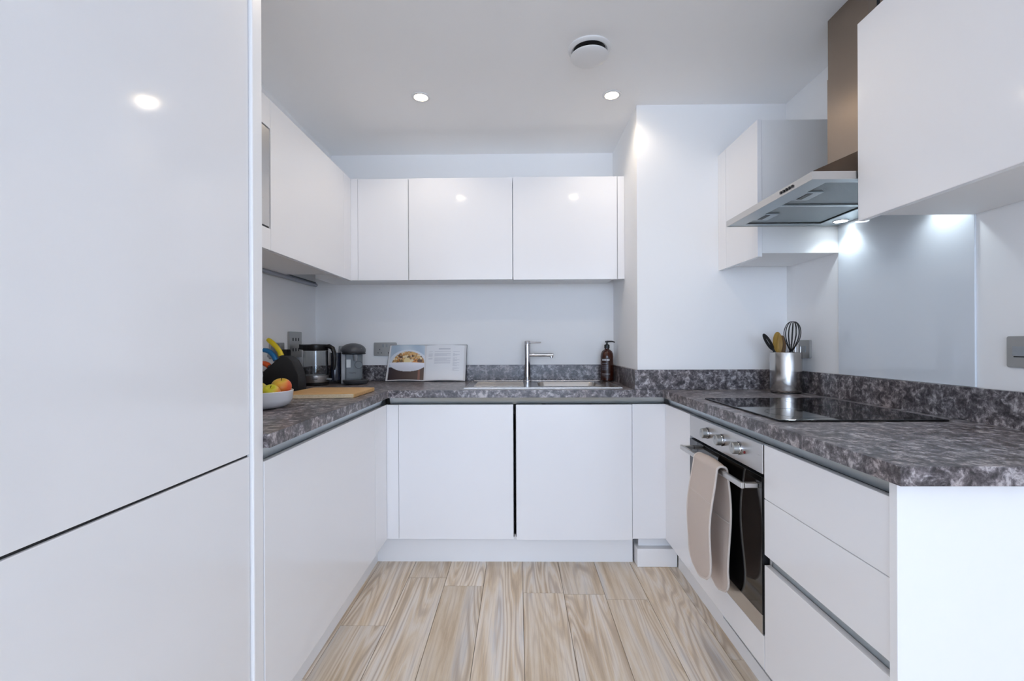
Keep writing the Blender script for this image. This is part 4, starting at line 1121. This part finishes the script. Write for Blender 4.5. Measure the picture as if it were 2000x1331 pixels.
plate('wall_socket', 'steel double socket beside the cookbook', (-0.858, Y_W - 0.0005, 1.119), (1, 0, 0), (0, -1, 0), 0.146, 0.086, rockers=[(-0.012, 0.022, 0.013, 0.018), (0.012, 0.022, 0.013, 0.018)], slots=[(x, z - 0.012, a, b_) for x, z, a, b_ in pins])
sk = plate('wall_socket', 'steel double socket with a black plug behind the knife block', (XL_W + 0.0005, 2.540, 1.119), (0, 1, 0), (1, 0, 0), 0.146, 0.086, rockers=dz_r)
pg = thing('power_plug', 'black kettle plug in the socket behind the knives', 'plug', (XL_W + 0.01, 2.595, 1.08))
obj('plug', prism([(XL_W + 0.0105, 2.590 + x, 1.100 + z) for x, z in rounded_rect(0.050, 0.050, 0.012, 5)], (0.034, 0, 0)), 'blackpl', pg, 40)
obj('cord', tube([(XL_W + 0.030, 2.590, 1.076), (XL_W + 0.030, 2.594, 1.04), (XL_W + 0.027, 2.60, 0.98), (XL_W + 0.032, 2.63, 0.935), (-1.255, 2.68, WT + 0.004)], 0.0032, 8), 'blackpl', pg, 50)
rk = [(x, z, 0.011, 0.022) for x in (-0.032, 0.0, 0.032) for z in (0.028, -0.040)]
plate('switch_plate', 'steel six-gang switch plate above the kettle', (XL_W + 0.0005, 2.742, 1.151), (0, 1, 0), (1, 0, 0), 0.150, 0.150, slots=[(x, z, 0.012, 0.018) for x in (-0.034, 0.0, 0.034) for z in (0.030, -0.030)], th=0.012)
plate('switch_plate', 'steel switch plate on the wall behind the utensil pot', (XR_W - 0.0005, 2.272, 1.121), (0, 1, 0), (-1, 0, 0), 0.086, 0.086, rockers=[(0, 0, 0.03, 0.03)], th=0.011)
plate('switch_plate', 'steel cooker switch plate at the right edge', (XR_W - 0.0005, 1.268, 1.125), (0, 1, 0), (-1, 0, 0), 0.146, 0.086, rockers=[(0.040, 0.002, 0.030, 0.026)], slots=[(0.040, -0.0135, 0.028, 0.003)], th=0.006)

# ------------------------------------------------------------------ ceiling fittings
for x, y, lab in ((-0.476, 2.328, 'lit recessed ceiling downlight above the left half of the sink run'), (0.465, 2.328, 'lit recessed ceiling downlight nearest the boxed corner'),
                  (-0.476, 1.500, 'lit downlight above the left worktop, seen mirrored in a wall unit door'), (0.465, 1.500, 'lit downlight above the oven side, seen mirrored in a wall unit door')):
    t = thing('downlight', lab, 'downlight', (x, y, Z_C - 0.006), 'recessed ceiling downlights')
    obj('bezel', lathe([(0.046, 0), (0.046, -0.003), (0.043, -0.005), (0.034, -0.005), (0.031, -0.001), (0.031, 0)], (x, y, Z_C - 0.0002), 40, close=True), 'winframe', t, 40)
    obj('lamp', lathe([(0, -0.002), (0.0305, -0.002), (0.0305, 0), (0, 0)], (x, y, Z_C - 0.0002), 32), 'bulb', t)
    spot('downlight_beam', (x, y, Z_C - 0.008), 6.5, (1.0, 0.86, 0.71), 150, 0.6, 0.03, t)
t = thing('ceiling_vent', 'round white extract vent in the ceiling', 'vent', (0.300, 1.966, Z_C - 0.03))
vx, vy = 0.300, 1.962
obj('collar', lathe([(0.088, 0), (0.088, -0.005), (0.084, -0.009), (0.074, -0.012), (0.066, -0.006), (0.066, 0)], (vx, vy, Z_C - 0.0002), 48, close=True), 'winframe', t, 40)
obj('throat', lathe([(0, -0.001), (0.0655, -0.001), (0.0655, 0), (0, 0)], (vx, vy, Z_C - 0.0002), 40), 'dark', t)
obj('stem', lathe([(0, -0.0015), (0.006, -0.0015), (0.006, -0.034), (0, -0.034)], (vx, vy, Z_C), 12), 'greydk', t)
obj('disc', lathe([(0, -0.032), (0.068, -0.030), (0.077, -0.032), (0.078, -0.035), (0.074, -0.039), (0.05, -0.043), (0, -0.045)], (vx, vy, Z_C), 56), 'winframe', t, 40)
